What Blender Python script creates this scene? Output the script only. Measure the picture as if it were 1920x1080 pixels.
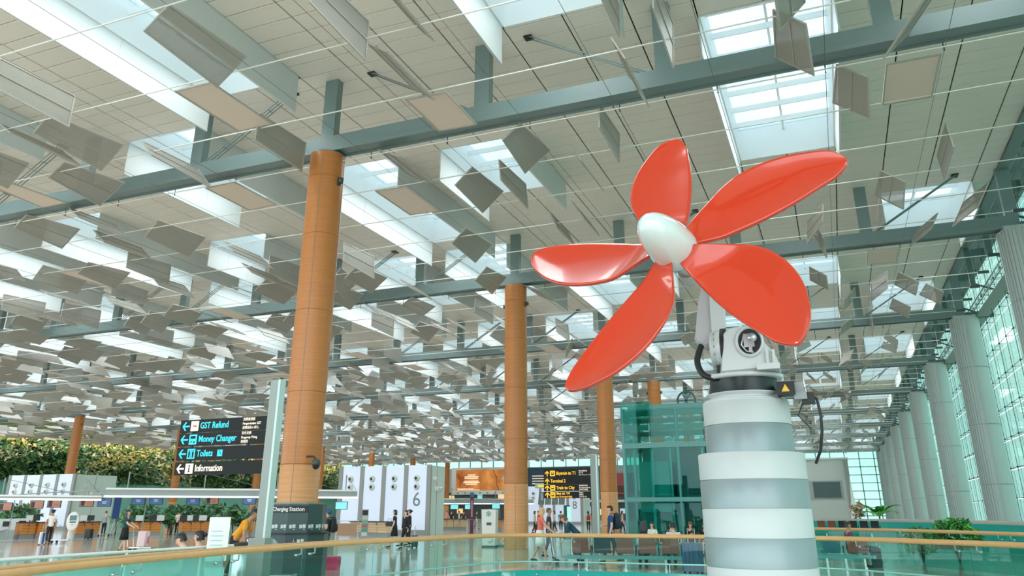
import bpy, bmesh, math, random
from math import sin, cos, pi, radians as RAD, hypot, atan2, sqrt
from mathutils import Vector, Matrix

for o in list(bpy.data.objects):
    bpy.data.objects.remove(o, do_unlink=True)
scene = bpy.context.scene
COL = scene.collection
rnd = random.Random(7)

# ------------------------------------------------------------------ camera
EYE = 1.6
FPX, CXP, CYP = 1441.0, 960.0, 440.0          # focal length and principal point in photo pixels (1920x1080)
TILT = math.atan(520 / 1441)
YAW = math.atan(620 / hypot(1441, 520))
cam = bpy.data.cameras.new('camera')
cam.sensor_fit = 'HORIZONTAL'
cam.sensor_width = 36.0
cam.lens = 36.0 * FPX / 1920
cam.shift_x = 0.0
cam.shift_y = -(540 - CYP) / 1920
cam.clip_end = 900
cam.clip_start = .05
camo = bpy.data.objects.new('camera', cam)
COL.objects.link(camo)
camo.location = (0, 0, EYE)
camo.rotation_euler = (pi / 2 + TILT, 0, YAW)
scene.camera = camo

# ------------------------------------------------------------------ world and light
wd = bpy.data.worlds.new('world')
scene.world = wd
wd.use_nodes = True
nt = wd.node_tree
nt.nodes.clear()
out = nt.nodes.new('ShaderNodeOutputWorld')
bg = nt.nodes.new('ShaderNodeBackground')
tc = nt.nodes.new('ShaderNodeTexCoord')
nz = nt.nodes.new('ShaderNodeTexNoise')
nz.inputs['Scale'].default_value = 3.2
nz.inputs['Detail'].default_value = 4
nz.inputs['Roughness'].default_value = .55
rp = nt.nodes.new('ShaderNodeValToRGB')
rp.color_ramp.elements[0].position = .38
rp.color_ramp.elements[0].color = (.50, .66, .72, 1)
rp.color_ramp.elements[1].position = .62
rp.color_ramp.elements[1].color = (.95, 1.0, 1.0, 1)
nt.links.new(tc.outputs['Generated'], nz.inputs['Vector'])
nt.links.new(nz.outputs['Fac'], rp.inputs['Fac'])
nt.links.new(rp.outputs['Color'], bg.inputs['Color'])
nt.links.new(bg.outputs['Background'], out.inputs['Surface'])
bg.inputs['Strength'].default_value = 2.6

vs = scene.view_settings
vs.view_transform = 'Standard'
vs.look = 'None'
vs.exposure = 0.5
vs.gamma = 1.0
vs.use_curve_mapping = False
cy = scene.cycles
cy.max_bounces = 10
cy.diffuse_bounces = 5
cy.glossy_bounces = 4
cy.transmission_bounces = 6
cy.transparent_max_bounces = 24
cy.caustics_reflective = False
cy.caustics_refractive = False
cy.sample_clamp_indirect = 6

# ------------------------------------------------------------------ small tools
def srgb(r, g, b):
    f = lambda c: (c / 255 / 12.92) if c / 255 <= .04045 else ((c / 255 + .055) / 1.055) ** 2.4
    return (f(r), f(g), f(b), 1)

MATS = {}
def mat(name, rgb, rough=.5, metal=0, coat=0, noise=None, bump=0, spec=.5):
    """plain principled surface with an optional fine grain: noise = (scale, strength, stretch)"""
    if name in MATS:
        return MATS[name]
    m = bpy.data.materials.new(name)
    m.use_nodes = True
    n = m.node_tree
    b = n.nodes['Principled BSDF']
    b.inputs['Base Color'].default_value = srgb(*rgb)
    b.inputs['Roughness'].default_value = rough
    b.inputs['Metallic'].default_value = metal
    b.inputs['Specular IOR Level'].default_value = spec
    if coat:
        b.inputs['Coat Weight'].default_value = coat
        b.inputs['Coat Roughness'].default_value = .05
    if noise:
        sc, st, stretch = noise
        t = n.nodes.new('ShaderNodeTexCoord')
        mp = n.nodes.new('ShaderNodeMapping')
        mp.inputs['Scale'].default_value = stretch
        z = n.nodes.new('ShaderNodeTexNoise')
        z.inputs['Scale'].default_value = sc
        z.inputs['Detail'].default_value = 4
        mx = n.nodes.new('ShaderNodeMix')
        mx.data_type = 'RGBA'
        c = srgb(*rgb)
        mx.inputs['A'].default_value = tuple(max(0, v * (1 - st)) for v in c[:3]) + (1,)
        mx.inputs['B'].default_value = tuple(min(1, v * (1 + st)) for v in c[:3]) + (1,)
        n.links.new(t.outputs['Object'], mp.inputs['Vector'])
        n.links.new(mp.outputs['Vector'], z.inputs['Vector'])
        n.links.new(z.outputs['Fac'], mx.inputs['Factor'])
        n.links.new(mx.outputs['Result'], b.inputs['Base Color'])
        if bump:
            bp = n.nodes.new('ShaderNodeBump')
            bp.inputs['Strength'].default_value = bump
            bp.inputs['Distance'].default_value = .02
            n.links.new(z.outputs['Fac'], bp.inputs['Height'])
            n.links.new(bp.outputs['Normal'], b.inputs['Normal'])
    MATS[name] = m
    return m

def glass(name, rgb, refl=.08, rough=.02, haze=0):
    """thin pane: tinted transparency, a mirror film and an optional milky share"""
    if name in MATS:
        return MATS[name]
    m = bpy.data.materials.new(name)
    m.use_nodes = True
    n = m.node_tree
    n.nodes.clear()
    o = n.nodes.new('ShaderNodeOutputMaterial')
    t = n.nodes.new('ShaderNodeBsdfTransparent')
    t.inputs['Color'].default_value = srgb(*rgb)
    g = n.nodes.new('ShaderNodeBsdfGlossy')
    g.inputs['Color'].default_value = (.9, .97, .97, 1)
    g.inputs['Roughness'].default_value = rough
    lw = n.nodes.new('ShaderNodeLayerWeight')
    lw.inputs['Blend'].default_value = .25
    mr = n.nodes.new('ShaderNodeMapRange')
    mr.inputs['To Min'].default_value = refl * .5
    mr.inputs['To Max'].default_value = min(1, refl * 6)
    mx = n.nodes.new('ShaderNodeMixShader')
    n.links.new(lw.outputs['Fresnel'], mr.inputs['Value'])
    n.links.new(mr.outputs['Result'], mx.inputs['Fac'])
    n.links.new(t.outputs[0], mx.inputs[1])
    n.links.new(g.outputs[0], mx.inputs[2])
    last = mx
    if haze:
        d = n.nodes.new('ShaderNodeBsdfTranslucent')
        d.inputs['Color'].default_value = srgb(*rgb)
        d2 = n.nodes.new('ShaderNodeBsdfDiffuse')
        d2.inputs['Color'].default_value = srgb(*rgb)
        a = n.nodes.new('ShaderNodeMixShader')
        a.inputs['Fac'].default_value = .5
        n.links.new(d.outputs[0], a.inputs[1])
        n.links.new(d2.outputs[0], a.inputs[2])
        m2 = n.nodes.new('ShaderNodeMixShader')
        m2.inputs['Fac'].default_value = haze
        n.links.new(last.outputs[0], m2.inputs[1])
        n.links.new(a.outputs[0], m2.inputs[2])
        last = m2
    n.links.new(last.outputs[0], o.inputs['Surface'])
    MATS[name] = m
    return m

def glow(name, rgb, s):
    if name in MATS:
        return MATS[name]
    m = bpy.data.materials.new(name)
    m.use_nodes = True
    b = m.node_tree.nodes['Principled BSDF']
    b.inputs['Base Color'].default_value = srgb(*rgb)
    b.inputs['Emission Color'].default_value = srgb(*rgb)
    b.inputs['Emission Strength'].default_value = s
    b.inputs['Roughness'].default_value = .4
    MATS[name] = m
    return m

class MB:
    """collects shapes; build() links them as ONE mesh object"""
    def __init__(s):
        s.v, s.f, s.m, s.sm = [], [], [], []
    def add(s, vs, fs, mi=0, smooth=False, M=None):
        o = len(s.v)
        s.v += [tuple(M @ Vector(p)) for p in vs] if M else [tuple(p) for p in vs]
        for f in fs:
            s.f.append(tuple(i + o for i in f))
            s.m.append(mi)
            s.sm.append(smooth)
        return s
    def box(s, x0, x1, y0, y1, z0, z1, mi=0, M=None):
        v = [(x0, y0, z0), (x1, y0, z0), (x1, y1, z0), (x0, y1, z0), (x0, y0, z1), (x1, y0, z1), (x1, y1, z1), (x0, y1, z1)]
        return s.add(v, [(0, 3, 2, 1), (4, 5, 6, 7), (0, 1, 5, 4), (1, 2, 6, 5), (2, 3, 7, 6), (3, 0, 4, 7)], mi, False, M)
    def tube(s, pts, r, n=8, mi=0, caps=True, r2=None):
        """round bar along pts; r a number or a list"""
        pts = [Vector(p) for p in pts]
        rs = r if isinstance(r, (list, tuple)) else [r] * len(pts)
        rings = []
        up = None
        for i, p in enumerate(pts):
            d = (pts[min(i + 1, len(pts) - 1)] - pts[max(i - 1, 0)]).normalized()
            if up is None:
                up = Vector((0, 0, 1)) if abs(d.z) < .95 else Vector((1, 0, 0))
            a = d.cross(up).normalized()
            b = a.cross(d).normalized()
            up = b
            rings.append([p + a * rs[i] * cos(2 * pi * k / n) + b * rs[i] * (r2 or 1) * sin(2 * pi * k / n) for k in range(n)])
        v = [q for R in rings for q in R]
        f = []
        for i in range(len(rings) - 1):
            for k in range(n):
                f.append((i * n + k, i * n + (k + 1) % n, (i + 1) * n + (k + 1) % n, (i + 1) * n + k))
        s.add(v, f, mi, True)
        if caps:
            s.add(rings[0], [tuple(range(n))], mi)
            s.add(rings[-1], [tuple(range(n))[::-1]], mi)
        return s
    def lathe(s, prof, n=24, c=(0, 0, 0), mi=0, sx=1, sy=1, M=None, a0=0, a1=2 * pi, smooth=True):
        """prof: (r, z) list spun round z"""
        full = abs(a1 - a0 - 2 * pi) < 1e-6
        m = n if full else n + 1
        v = []
        for r, z in prof:
            for k in range(m):
                a = a0 + (a1 - a0) * k / n
                v.append((c[0] + r * cos(a) * sx, c[1] + r * sin(a) * sy, c[2] + z))
        f = []
        for i in range(len(prof) - 1):
            for k in range(n):
                k2 = (k + 1) % m
                f.append((i * m + k, i * m + k2, (i + 1) * m + k2, (i + 1) * m + k))
        return s.add(v, f, mi, smooth, M)
    def prism(s, poly, h, M=None, mi=0):
        """poly in local XY extruded along +Z by h"""
        n = len(poly)
        v = [(x, y, 0) for x, y in poly] + [(x, y, h) for x, y in poly]
        f = [tuple(range(n))[::-1], tuple(range(n, 2 * n))] + [(i, (i + 1) % n, n + (i + 1) % n, n + i) for i in range(n)]
        return s.add(v, f, mi, False, M)
    def mesh(s, name, mats):
        me = bpy.data.meshes.new(name)
        me.from_pydata(s.v, [], s.f)
        for m in (mats if isinstance(mats, (list, tuple)) else [mats]):
            me.materials.append(m)
        me.polygons.foreach_set('material_index', s.m)
        me.polygons.foreach_set('use_smooth', s.sm)
        me.update()
        return me
    def build(s, name, mats, parent=None, loc=None, rotz=0):
        return link(name, s.mesh(name, mats), parent, loc, rotz)

def link(name, data, parent=None, loc=None, rotz=0):
    o = bpy.data.objects.new(name, data)
    COL.objects.link(o)
    if parent is not None:
        o.parent = parent
    if loc is not None:
        o.location = loc
    if rotz:
        o.rotation_euler = (0, 0, rotz)
    return o

def tag(o, label=None, cat=None, group=None, kind=None):
    if label: o['label'] = label
    if cat: o['category'] = cat
    if group: o['group'] = group
    if kind: o['kind'] = kind
    return o

def thing(name, label, cat, loc=(0, 0, 0), rotz=0, group=None):
    o = link(name, None, None, loc, rotz)
    o.empty_display_size = .2
    return tag(o, label, cat, group)

def copy_tree(o, parent=None):
    c = o.copy()
    COL.objects.link(c)
    if parent is not None:
        c.parent = parent
    for ch in [x for x in bpy.data.objects if x.parent == o]:
        copy_tree(ch, c)
    return c

def kids(o, ks, label=None, loc=None, rotz=None, group=None):
    """copy of a thing with the listed parts (and their sub-parts)"""
    c = o.copy()
    COL.objects.link(c)
    for k, subs in ks:
        d = k.copy()
        COL.objects.link(d)
        d.parent = c
        for q in subs:
            e = q.copy()
            COL.objects.link(e)
            e.parent = d
    if label: c['label'] = label
    if group: c['group'] = group
    if loc is not None: c.location = loc
    if rotz is not None: c.rotation_euler = (0, 0, rotz)
    return c

def ray(px, py):
    """direction in the hall of a point of the photograph"""
    a, b = (px - CXP) / FPX, -(py - CYP) / FPX
    f, u = cos(TILT) - b * sin(TILT), sin(TILT) + b * cos(TILT)
    return Vector((a * cos(YAW) - f * sin(YAW), a * sin(YAW) + f * cos(YAW), u))
def at(px, py, d):
    """the point seen there at ground distance d"""
    r = ray(px, py)
    return r * (d / hypot(r.x, r.y)) + Vector((0, 0, EYE))
def floor_at(px, py):
    r = ray(px, py)
    return Vector((r.x, r.y, 0)) * (-EYE / r.z)
def project(p):
    r = p[0] * cos(YAW) + p[1] * sin(YAW)
    f = -p[0] * sin(YAW) + p[1] * cos(YAW)
    u = p[2] - EYE
    w = f * cos(TILT) + u * sin(TILT)
    v = -f * sin(TILT) + u * cos(TILT)
    if w < .1: return (-9999, -9999, w)
    return (CXP + FPX * r / w, CYP - FPX * v / w, w)

def lettering(parent, text, size, loc, m, rot=(pi / 2, 0, 0), name='lettering', align='LEFT', bold=0, ex=.002, sx=1):
    cu = bpy.data.curves.new(name, 'FONT')
    cu.body = text
    cu.size = size
    cu.extrude = ex
    cu.offset = bold
    cu.align_x = align
    cu.align_y = 'CENTER'
    cu.resolution_u = 3
    cu.materials.append(m)
    o = link(name, cu, parent, loc)
    o.rotation_euler = rot
    o.scale = (sx, 1, 1)
    return o

# ------------------------------------------------------------------ materials
STEEL = mat('grey_teal_steel', (116, 136, 136), .36, 0, noise=(3, .06, (1, 1, 1)))
DSTEEL = mat('dark_grey_steel', (70, 80, 80), .4, .3)
WHITE = mat('white_paint', (232, 232, 228), .4)
WROD = mat('white_rod', (225, 226, 222), .35)
WIRE = mat('steel_wire', (120, 126, 124), .4, .6)
BOARD = mat('ceiling_board', (232, 227, 218), .42, noise=(1.2, .04, (1, 9, 1)))
GAP = mat('dark_gap', (52, 52, 48), .8)
PANELM = mat('panel_metal', (176, 173, 165), .42, .05, noise=(2, .04, (1, 1, 1)))
BLACK = mat('black_plastic', (24, 26, 28), .45)
CHROME = mat('brushed_steel', (190, 196, 198), .25, .9)
RAILW = mat('rail_wood', (205, 160, 105), .35, noise=(6, .12, (1, 1, 1)))
GREYP = mat('grey_paint', (150, 158, 158), .5)
LGREY = mat('light_grey_laminate', (205, 212, 212), .4)
NAVY = mat('navy', (28, 48, 78), .5)
TEALF = mat('teal_fascia', (30, 165, 158), .2, coat=.5)
GLASS = glass('clear_green_glass', (205, 238, 230), .07)
TEALG = glass('teal_glass', (165, 230, 222), .06)
MILKG = glass('milky_teal_glass', (150, 226, 214), .06, haze=.6)
WALLG = glass('facade_glass', (184, 205, 198), .05)
SKYG = glass('skylight_glass', (222, 232, 235), .05, haze=.22)
LIFTG = glass('lift_glass', (172, 232, 226), .045)

def veneer(name, rgb):
    """brushed wood veneer: fine level rings"""
    m = bpy.data.materials.new(name)
    m.use_nodes = True
    n = m.node_tree
    b = n.nodes['Principled BSDF']
    t = n.nodes.new('ShaderNodeTexCoord')
    mp = n.nodes.new('ShaderNodeMapping')
    mp.inputs['Scale'].default_value = (.5, .5, 40)
    z = n.nodes.new('ShaderNodeTexNoise')
    z.inputs['Scale'].default_value = 1.0
    z.inputs['Detail'].default_value = 5
    z.inputs['Roughness'].default_value = .7
    r = n.nodes.new('ShaderNodeValToRGB')
    c = srgb(*rgb)
    r.color_ramp.elements[0].position = .3
    r.color_ramp.elements[0].color = tuple(v * .78 for v in c[:3]) + (1,)
    r.color_ramp.elements[1].position = .7
    r.color_ramp.elements[1].color = tuple(min(1, v * 1.15) for v in c[:3]) + (1,)
    n.links.new(t.outputs['Object'], mp.inputs['Vector'])
    n.links.new(mp.outputs['Vector'], z.inputs['Vector'])
    n.links.new(z.outputs['Fac'], r.inputs['Fac'])
    n.links.new(r.outputs['Color'], b.inputs['Base Color'])
    b.inputs['Roughness'].default_value = .42
    b.inputs['Coat Weight'].default_value = .12
    b.inputs['Coat Roughness'].default_value = .2
    return m
WOOD = veneer('column_veneer', (186, 118, 58))
WOODL = veneer('column_veneer_lower', (208, 150, 98))
CWOOD = veneer('counter_veneer', (214, 140, 66))
PALEW = veneer('pale_counter_veneer', (222, 190, 150))

def perforated(name, rgb):
    """sheet metal with rows of round holes"""
    m = bpy.data.materials.new(name)
    m.use_nodes = True
    n = m.node_tree
    b = n.nodes['Principled BSDF']
    b.inputs['Base Color'].default_value = srgb(*rgb)
    b.inputs['Roughness'].default_value = .4
    b.inputs['Metallic'].default_value = .05
    o = n.nodes['Material Output']
    t = n.nodes.new('ShaderNodeTexCoord')
    vm = n.nodes.new('ShaderNodeVectorMath')
    vm.operation = 'SCALE'
    vm.inputs['Scale'].default_value = 1 / .024
    fr = n.nodes.new('ShaderNodeVectorMath')
    fr.operation = 'FRACTION'
    sb = n.nodes.new('ShaderNodeVectorMath')
    sb.operation = 'SUBTRACT'
    sb.inputs[1].default_value = (.5, .5, 0)
    mk = n.nodes.new('ShaderNodeVectorMath')
    mk.operation = 'MULTIPLY'
    mk.inputs[1].default_value = (1, 1, 0)
    ln = n.nodes.new('ShaderNodeVectorMath')
    ln.operation = 'LENGTH'
    lt = n.nodes.new('ShaderNodeMath')
    lt.operation = 'LESS_THAN'
    lt.inputs[1].default_value = .28
    tr = n.nodes.new('ShaderNodeBsdfTransparent')
    mx = n.nodes.new('ShaderNodeMixShader')
    L = n.links.new
    L(t.outputs['Object'], vm.inputs[0]); L(vm.outputs[0], fr.inputs[0]); L(fr.outputs[0], sb.inputs[0])
    L(sb.outputs[0], mk.inputs[0]); L(mk.outputs[0], ln.inputs[0]); L(ln.outputs['Value'], lt.inputs[0])
    L(lt.outputs[0], mx.inputs['Fac']); L(b.outputs[0], mx.inputs[1]); L(tr.outputs[0], mx.inputs[2])
    L(mx.outputs[0], o.inputs['Surface'])
    return m
LEVEL_LIT = mat('level_panel_bounce_lit', (220, 204, 190), .45, .05)  # level panels: warm light bounced off the floor, painted into the metal colour
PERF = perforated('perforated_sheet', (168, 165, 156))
# ================================================================== THE SETTING
PITCH, Y0B = 16.4, 18.7                         # roof beams every 16.4 m
BEAMS = [2.3] + [Y0B + PITCH * k for k in range(10)]
ZC = 15.2                                       # underside of the ceiling boards
HALL_X0, HALL_X1, END_Y = -116.0, 7.85, 172.0

# floor with the round opening the red propeller stands in
EDGE = [(-7.0, 4.2), (-7.45, 5.44), (-7.7, 6.32), (-7.97, 7.39), (-8.2, 8.4), (-8.45, 10.4), (-8.66, 13.07), (-8.4, 15.78), (-8.0, 18.2), (-7.3, 19.25),
        (-5.6, 19.42), (-3.5, 19.4), (-.5, 19.3), (1.28, 17.99), (2.8, 16.45), (4.6, 13.2), (5.2, 9), (4.9, 5.5), (3.6, 2.4), (1.2, .9), (-3.4, .9), (-5.8, 2.0)]
def filled(name, loops, z, m):
    bm = bmesh.new()
    es = []
    for lp in loops:
        vs = [bm.verts.new((x, y, z)) for x, y in lp]
        es += [bm.edges.new((vs[i], vs[(i + 1) % len(vs)])) for i in range(len(vs))]
    bmesh.ops.triangle_fill(bm, edges=es, use_beauty=True)
    for f in bm.faces:
        if f.normal.z < 0: f.normal_flip()
    me = bpy.data.meshes.new(name)
    bm.to_mesh(me)
    bm.free()
    me.materials.append(m)
    return link(name, me)

def floor_mat():
    m = bpy.data.materials.new('polished_granite')
    m.use_nodes = True
    n = m.node_tree
    b = n.nodes['Principled BSDF']
    t = n.nodes.new('ShaderNodeTexCoord')
    br = n.nodes.new('ShaderNodeTexBrick')
    br.offset = 0
    br.inputs['Scale'].default_value = 1
    br.inputs['Brick Width'].default_value = 1.2
    br.inputs['Row Height'].default_value = 1.2
    br.inputs['Mortar Size'].default_value = .012
    br.inputs['Color1'].default_value = srgb(218, 208, 196)
    br.inputs['Color2'].default_value = srgb(208, 200, 188)
    br.inputs['Mortar'].default_value = srgb(120, 114, 106)
    z = n.nodes.new('ShaderNodeTexNoise')
    z.inputs['Scale'].default_value = 3
    z.inputs['Detail'].default_value = 6
    mx = n.nodes.new('ShaderNodeMix')
    mx.data_type = 'RGBA'
    mx.blend_type = 'MULTIPLY'
    mx.inputs['Factor'].default_value = .3
    n.links.new(t.outputs['Object'], br.inputs['Vector'])
    n.links.new(t.outputs['Object'], z.inputs['Vector'])
    n.links.new(br.outputs['Color'], mx.inputs['A'])
    n.links.new(z.outputs['Color'], mx.inputs['B'])
    n.links.new(mx.outputs['Result'], b.inputs['Base Color'])
    z2 = n.nodes.new('ShaderNodeTexNoise')
    z2.inputs['Scale'].default_value = 1.6
    bp = n.nodes.new('ShaderNodeBump')
    bp.inputs['Strength'].default_value = .05
    bp.inputs['Distance'].default_value = .02
    n.links.new(t.outputs['Object'], z2.inputs['Vector'])
    n.links.new(z2.outputs['Fac'], bp.inputs['Height'])
    n.links.new(bp.outputs['Normal'], b.inputs['Normal'])
    b.inputs['Roughness'].default_value = .14
    b.inputs['Coat Weight'].default_value = .35
    b.inputs['Coat Roughness'].default_value = .04
    return m
FLOORM = floor_mat()
fl = filled('floor', [[(HALL_X0, -14), (10.5, -14), (10.5, END_Y), (HALL_X0, END_Y)], EDGE], 0, FLOORM)
tag(fl, 'pale polished granite concourse floor', None, None, 'structure')
lf = MB().box(-14, 9.5, -6, 26, -5.2, -5).build('floor_lower', mat('lower_floor', (226, 222, 214), .3))
tag(lf, None, None, None, 'structure')
b = MB()
for (x, y), (x2, y2) in zip(EDGE, EDGE[1:] + EDGE[:1]):
    b.add([(x, y, -.5), (x2, y2, -.5), (x2, y2, -.005), (x, y, -.005)], [(0, 1, 2, 3), (3, 2, 1, 0)])
o = b.build('trim_1', LGREY)
tag(o, None, None, None, 'structure')
gm = mat('outside_ground', (216, 216, 206), .9, noise=(.05, .2, (1, 1, 1)))
g = MB().box(-400, 400, -300, 600, -6.4, -6).build('ground', gm)
tag(g, 'ground outside the glass wall', None, None, 'structure')

# ---- skylight layout
SX = [-2.08 - 5.5 * k for k in range(20)] + [3.42]
HOLES = []                                      # x0, x1, y0, y1
LONG, LATE, SHORT = (.9, 11.5), (5.8, 15.9), (5.9, 10.95)
for x in SX:
    k = round((-2.08 - x) / 5.5)
    for i, yb in enumerate(BEAMS):
        if yb < 10:
            spans = {3: (4.0, 15.75), 1: (5.5, 15.7), 4: None, 5: (3, 15.3), 0: None, 2: None}.get(k, (4, 15.5))
            if k == -1: spans = (9.5, 16.2)
        elif i == 1:
            spans = {0: LONG, 1: None, 2: SHORT, 3: LATE, 4: (.7, 7.4), 5: (11.2, 15.9), -1: None}.get(k, LONG if k % 2 else LATE)
        elif i == 2:
            spans = {0: (9.7, 15.9), 1: SHORT, 2: LATE, 3: LONG, -1: (.9, 6.5)}.get(k, LATE if k % 2 else LONG)
        else:
            spans = {-1: (1, 9)}.get(k, [LONG, SHORT, LATE, (.9, 6.6), LATE][(i * 2 + k * 3) % 5])
        if spans:
            HOLES.append((x, x + 3.66, yb + spans[0], yb + spans[1]))

# ---- ceiling: dark backing with the boards below it
BX = [HALL_X1 - .8 - 1.833 * k for k in range(68)]     # seams
BX = [HALL_X1] + [7.083 - 1.8333 * k for k in range(68)]
BX = sorted(x for x in BX if x > HALL_X0)
BP = .73
def hole_at(x, y, pad=0):
    return any(h[0] - pad < x < h[1] + pad and h[2] - pad < y < h[3] + pad for h in HOLES)
cells = []
for xa, xb in zip(BX[:-1], BX[1:]):
    xm = (xa + xb) / 2
    cuts = sorted((h[2], h[3]) for h in HOLES if h[0] < xm < h[1])
    y = -6.0
    while y < END_Y:
        y2 = y + BP
        a, c = y, y2
        skip = False
        for h0, h1 in cuts:
            if a >= h0 and c <= h1: skip = True
            elif a < h0 < c: c = h0
            elif a < h1 < c: a = h1
        if not skip and c - a > .03:
            cells.append((xa, xb, a, c))
        y = y2
back = MB()
for xa, xb, a, c in cells:
    back.add([(xa, a, ZC + .09), (xb, a, ZC + .09), (xb, c, ZC + .09), (xa, c, ZC + .09)], [(0, 1, 2, 3), (3, 2, 1, 0)])
ceiling = back.build('ceiling', GAP)
tag(ceiling, 'white board ceiling with long dark seams', None, None, 'structure')
def board(mb, xa, xb, a, c, ox=0, oy=0):
    gx, gy = .02, .013
    e = .012
    x0, x1, y0, y1 = xa + gx - ox, xb - gx - ox, a + gy - oy, c - gy - oy
    z0, z1 = ZC, ZC + .05
    mb.add([(x0, y0, z0 + e), (x1, y0, z0 + e), (x1, y1, z0 + e), (x0, y1, z0 + e), (x0 + e, y0 + e, z0), (x1 - e, y0 + e, z0), (x1 - e, y1 - e, z0),
            (x0 + e, y1 - e, z0), (x0, y0, z1), (x1, y0, z1), (x1, y1, z1), (x0, y1, z1)],
           [(7, 6, 5, 4), (0, 4, 5, 1), (1, 5, 6, 2), (2, 6, 7, 3), (3, 7, 4, 0), (0, 1, 9, 8), (1, 2, 10, 9), (2, 3, 11, 10), (3, 0, 8, 11)])
def in_view(p, pad=60):
    q = project(p)
    return -pad < q[0] < 1920 + pad and -pad < q[1] < 1080 + pad
near, far = [], []
for c in cells:
    p = ((c[0] + c[1]) / 2, (c[2] + c[3]) / 2, ZC)
    (near if in_view(p) else far).append((hypot(p[0], p[1]), c))
near.sort()
shared = {}
for d, (xa, xb, a, c) in near[:290]:
    key = (round(xb - xa, 2), round(c - a, 2))
    if key not in shared:
        mb = MB()
        board(mb, xa, xb, a, c, xa, a)
        shared[key] = mb.mesh('ceiling_board', BOARD)
    link('ceiling_board', shared[key], ceiling, (xa, a, 0))
mb = MB()
for d, c in near[290:] + far:
    board(mb, *c)
o = mb.build('ceiling_boards', BOARD, ceiling)
o['kind'] = 'stuff'

# ---- skylights: white well, glass, louvre bars and the two hanging fins
FINM = mat('fin_white', (206, 214, 214), .45)
WELLM = mat('well_white', (238, 240, 240), .5)
wn = 0
SKY_W = 4.8                                     # unseen lamp added to each skylight to boost its daylight, watts per square metre
lamps = {}
sky_parts = {}
for (x0, x1, y0, y1) in HOLES:
    L, W = y1 - y0, x1 - x0
    key = round(L, 2)
    if key not in sky_parts:
        w = MB()
        for a in ((0, .06, 0, L), (W - .06, W, 0, L), (0, W, 0, .06), (0, W, L - .06, L)):
            w.box(*a, ZC, ZC + 1.5)
        p = MB().box(.06, W - .06, .06, L - .06, ZC + 1.35, ZC + 1.37)
        n = max(3, round(L / 1.35))
        bars = []
        for q in range(1, n):
            bb = MB().box(.06, W - .06, -.02, .02, 0, .22)
            bars.append((bb.mesh('louvre', WELLM), L * q / n))
        rib = MB().box(W / 2 - .04, W / 2 + .04, .06, L - .06, 0, .16)
        fin = MB().box(-.02, .02, .1, L - .1, -1.28, 0)
        fin.box(-.035, .035, .1, L - .1, -1.32, -1.26)
        j = MB()
        for q in range(1, 3):
            j.box(-.03, .03, L * q / 3 - .03, L * q / 3 + .03, -1.28, 0)
        sky_parts[key] = (w.mesh('well', WELLM), p.mesh('pane', SKYG), bars, rib.mesh('rib', WELLM), fin.mesh('fin', FINM), j.mesh('fin_joint', FINM))
    well, pane, bars, rib, fin, joint = sky_parts[key]
    wn += 1
    o = link('window_%d' % wn, well, None, (x0, y0, 0))
    tag(o, None, None, None, 'structure')
    link('pane', pane, o)
    if key not in lamps:
        la = bpy.data.lights.new('skylight_fill', 'AREA')
        la.shape = 'RECTANGLE'
        la.size, la.size_y = W - 1.7, L - .8
        la.energy = SKY_W * W * L
        la.color = (1, .985, .96)
        lamps[key] = la
    link('skylight_fill', lamps[key], o, (W / 2, L / 2, ZC + .03))
    if y0 < 90 and x0 > -70:
        for bmz, yy in bars:
            link('louvre', bmz, o, (0, yy, ZC + .85))
        link('rib', rib, o, (0, 0, ZC + 1.12))
    for xf in (.0, W):
        f = link('fin', fin, o, (xf, 0, ZC))
        if y0 < 60: link('fin_joint', joint, f)

# ---- roof beams, hangers, braces
BEAM_X0, BEAM_X1 = -112.0, 8.2
bm_ = MB()
bm_.box(BEAM_X0, BEAM_X1, -.22, .22, .1, .55)
bm_.box(BEAM_X0, BEAM_X1, -.30, .30, .03, .10)
bm_.box(BEAM_X0, BEAM_X1, -.30, -.24, -.03, .03)
bm_.box(BEAM_X0, BEAM_X1, .24, .30, -.03, .03)
beam_me = bm_.mesh('roof_beam', STEEL)
hang_me = MB().box(-.24, .24, -.15, .15, 13.05, ZC + .06).mesh('hanger', STEEL)
br = MB()
for dy in (-.13, .13):
    br.tube([(3.8, dy, ZC - .02), (.25, dy, 13.0)], .022, 6)
br.tube([(3.8, 0, ZC - .02), (.25, 0, 13.0)], .02, 6)
for q in (.25, .5, .75):
    br.tube([(.25 + 3.55 * q, -.13, 13 + 2.18 * q), (.25 + 3.55 * q, .13, 13 + 2.18 * q)], .015, 5)
br.box(3.66, 3.92, -.2, .2, ZC - .05, ZC + .02, 1)
brace_me = br.mesh('brace', [STEEL, BLACK])
br2 = MB()
for dy in (-.09, .09):
    br2.tube([(-4.0, dy, ZC - .02), (-.3, dy, 13.0)], .02, 6)
br2.box(-4.15, -3.9, -.13, .13, ZC - .05, ZC + .02, 1)
brace2_me = br2.mesh('brace', [STEEL, BLACK])
HX = [8.0 - 5.5 * k for k in range(22)]
for i, yb in enumerate(BEAMS):
    o = link('roof_beam', beam_me, None, (0, yb, 12.5))
    tag(o, 'grey green steel roof beam crossing the hall under the ceiling', None, None, 'structure')
    for k, x in enumerate(HX):
        link('hanger', hang_me, o, (x, 0, -12.5))
        if k == 0: continue
        if yb < 10: continue
        if i == 1 and k in (2, 3):
            link('brace', brace2_me, o, (x, 0, -12.5))
        elif k != 4 and (k * 7 + i * 3) % 5 != 0:
            link('brace', brace_me, o, (x, 0, -12.5))

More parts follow.
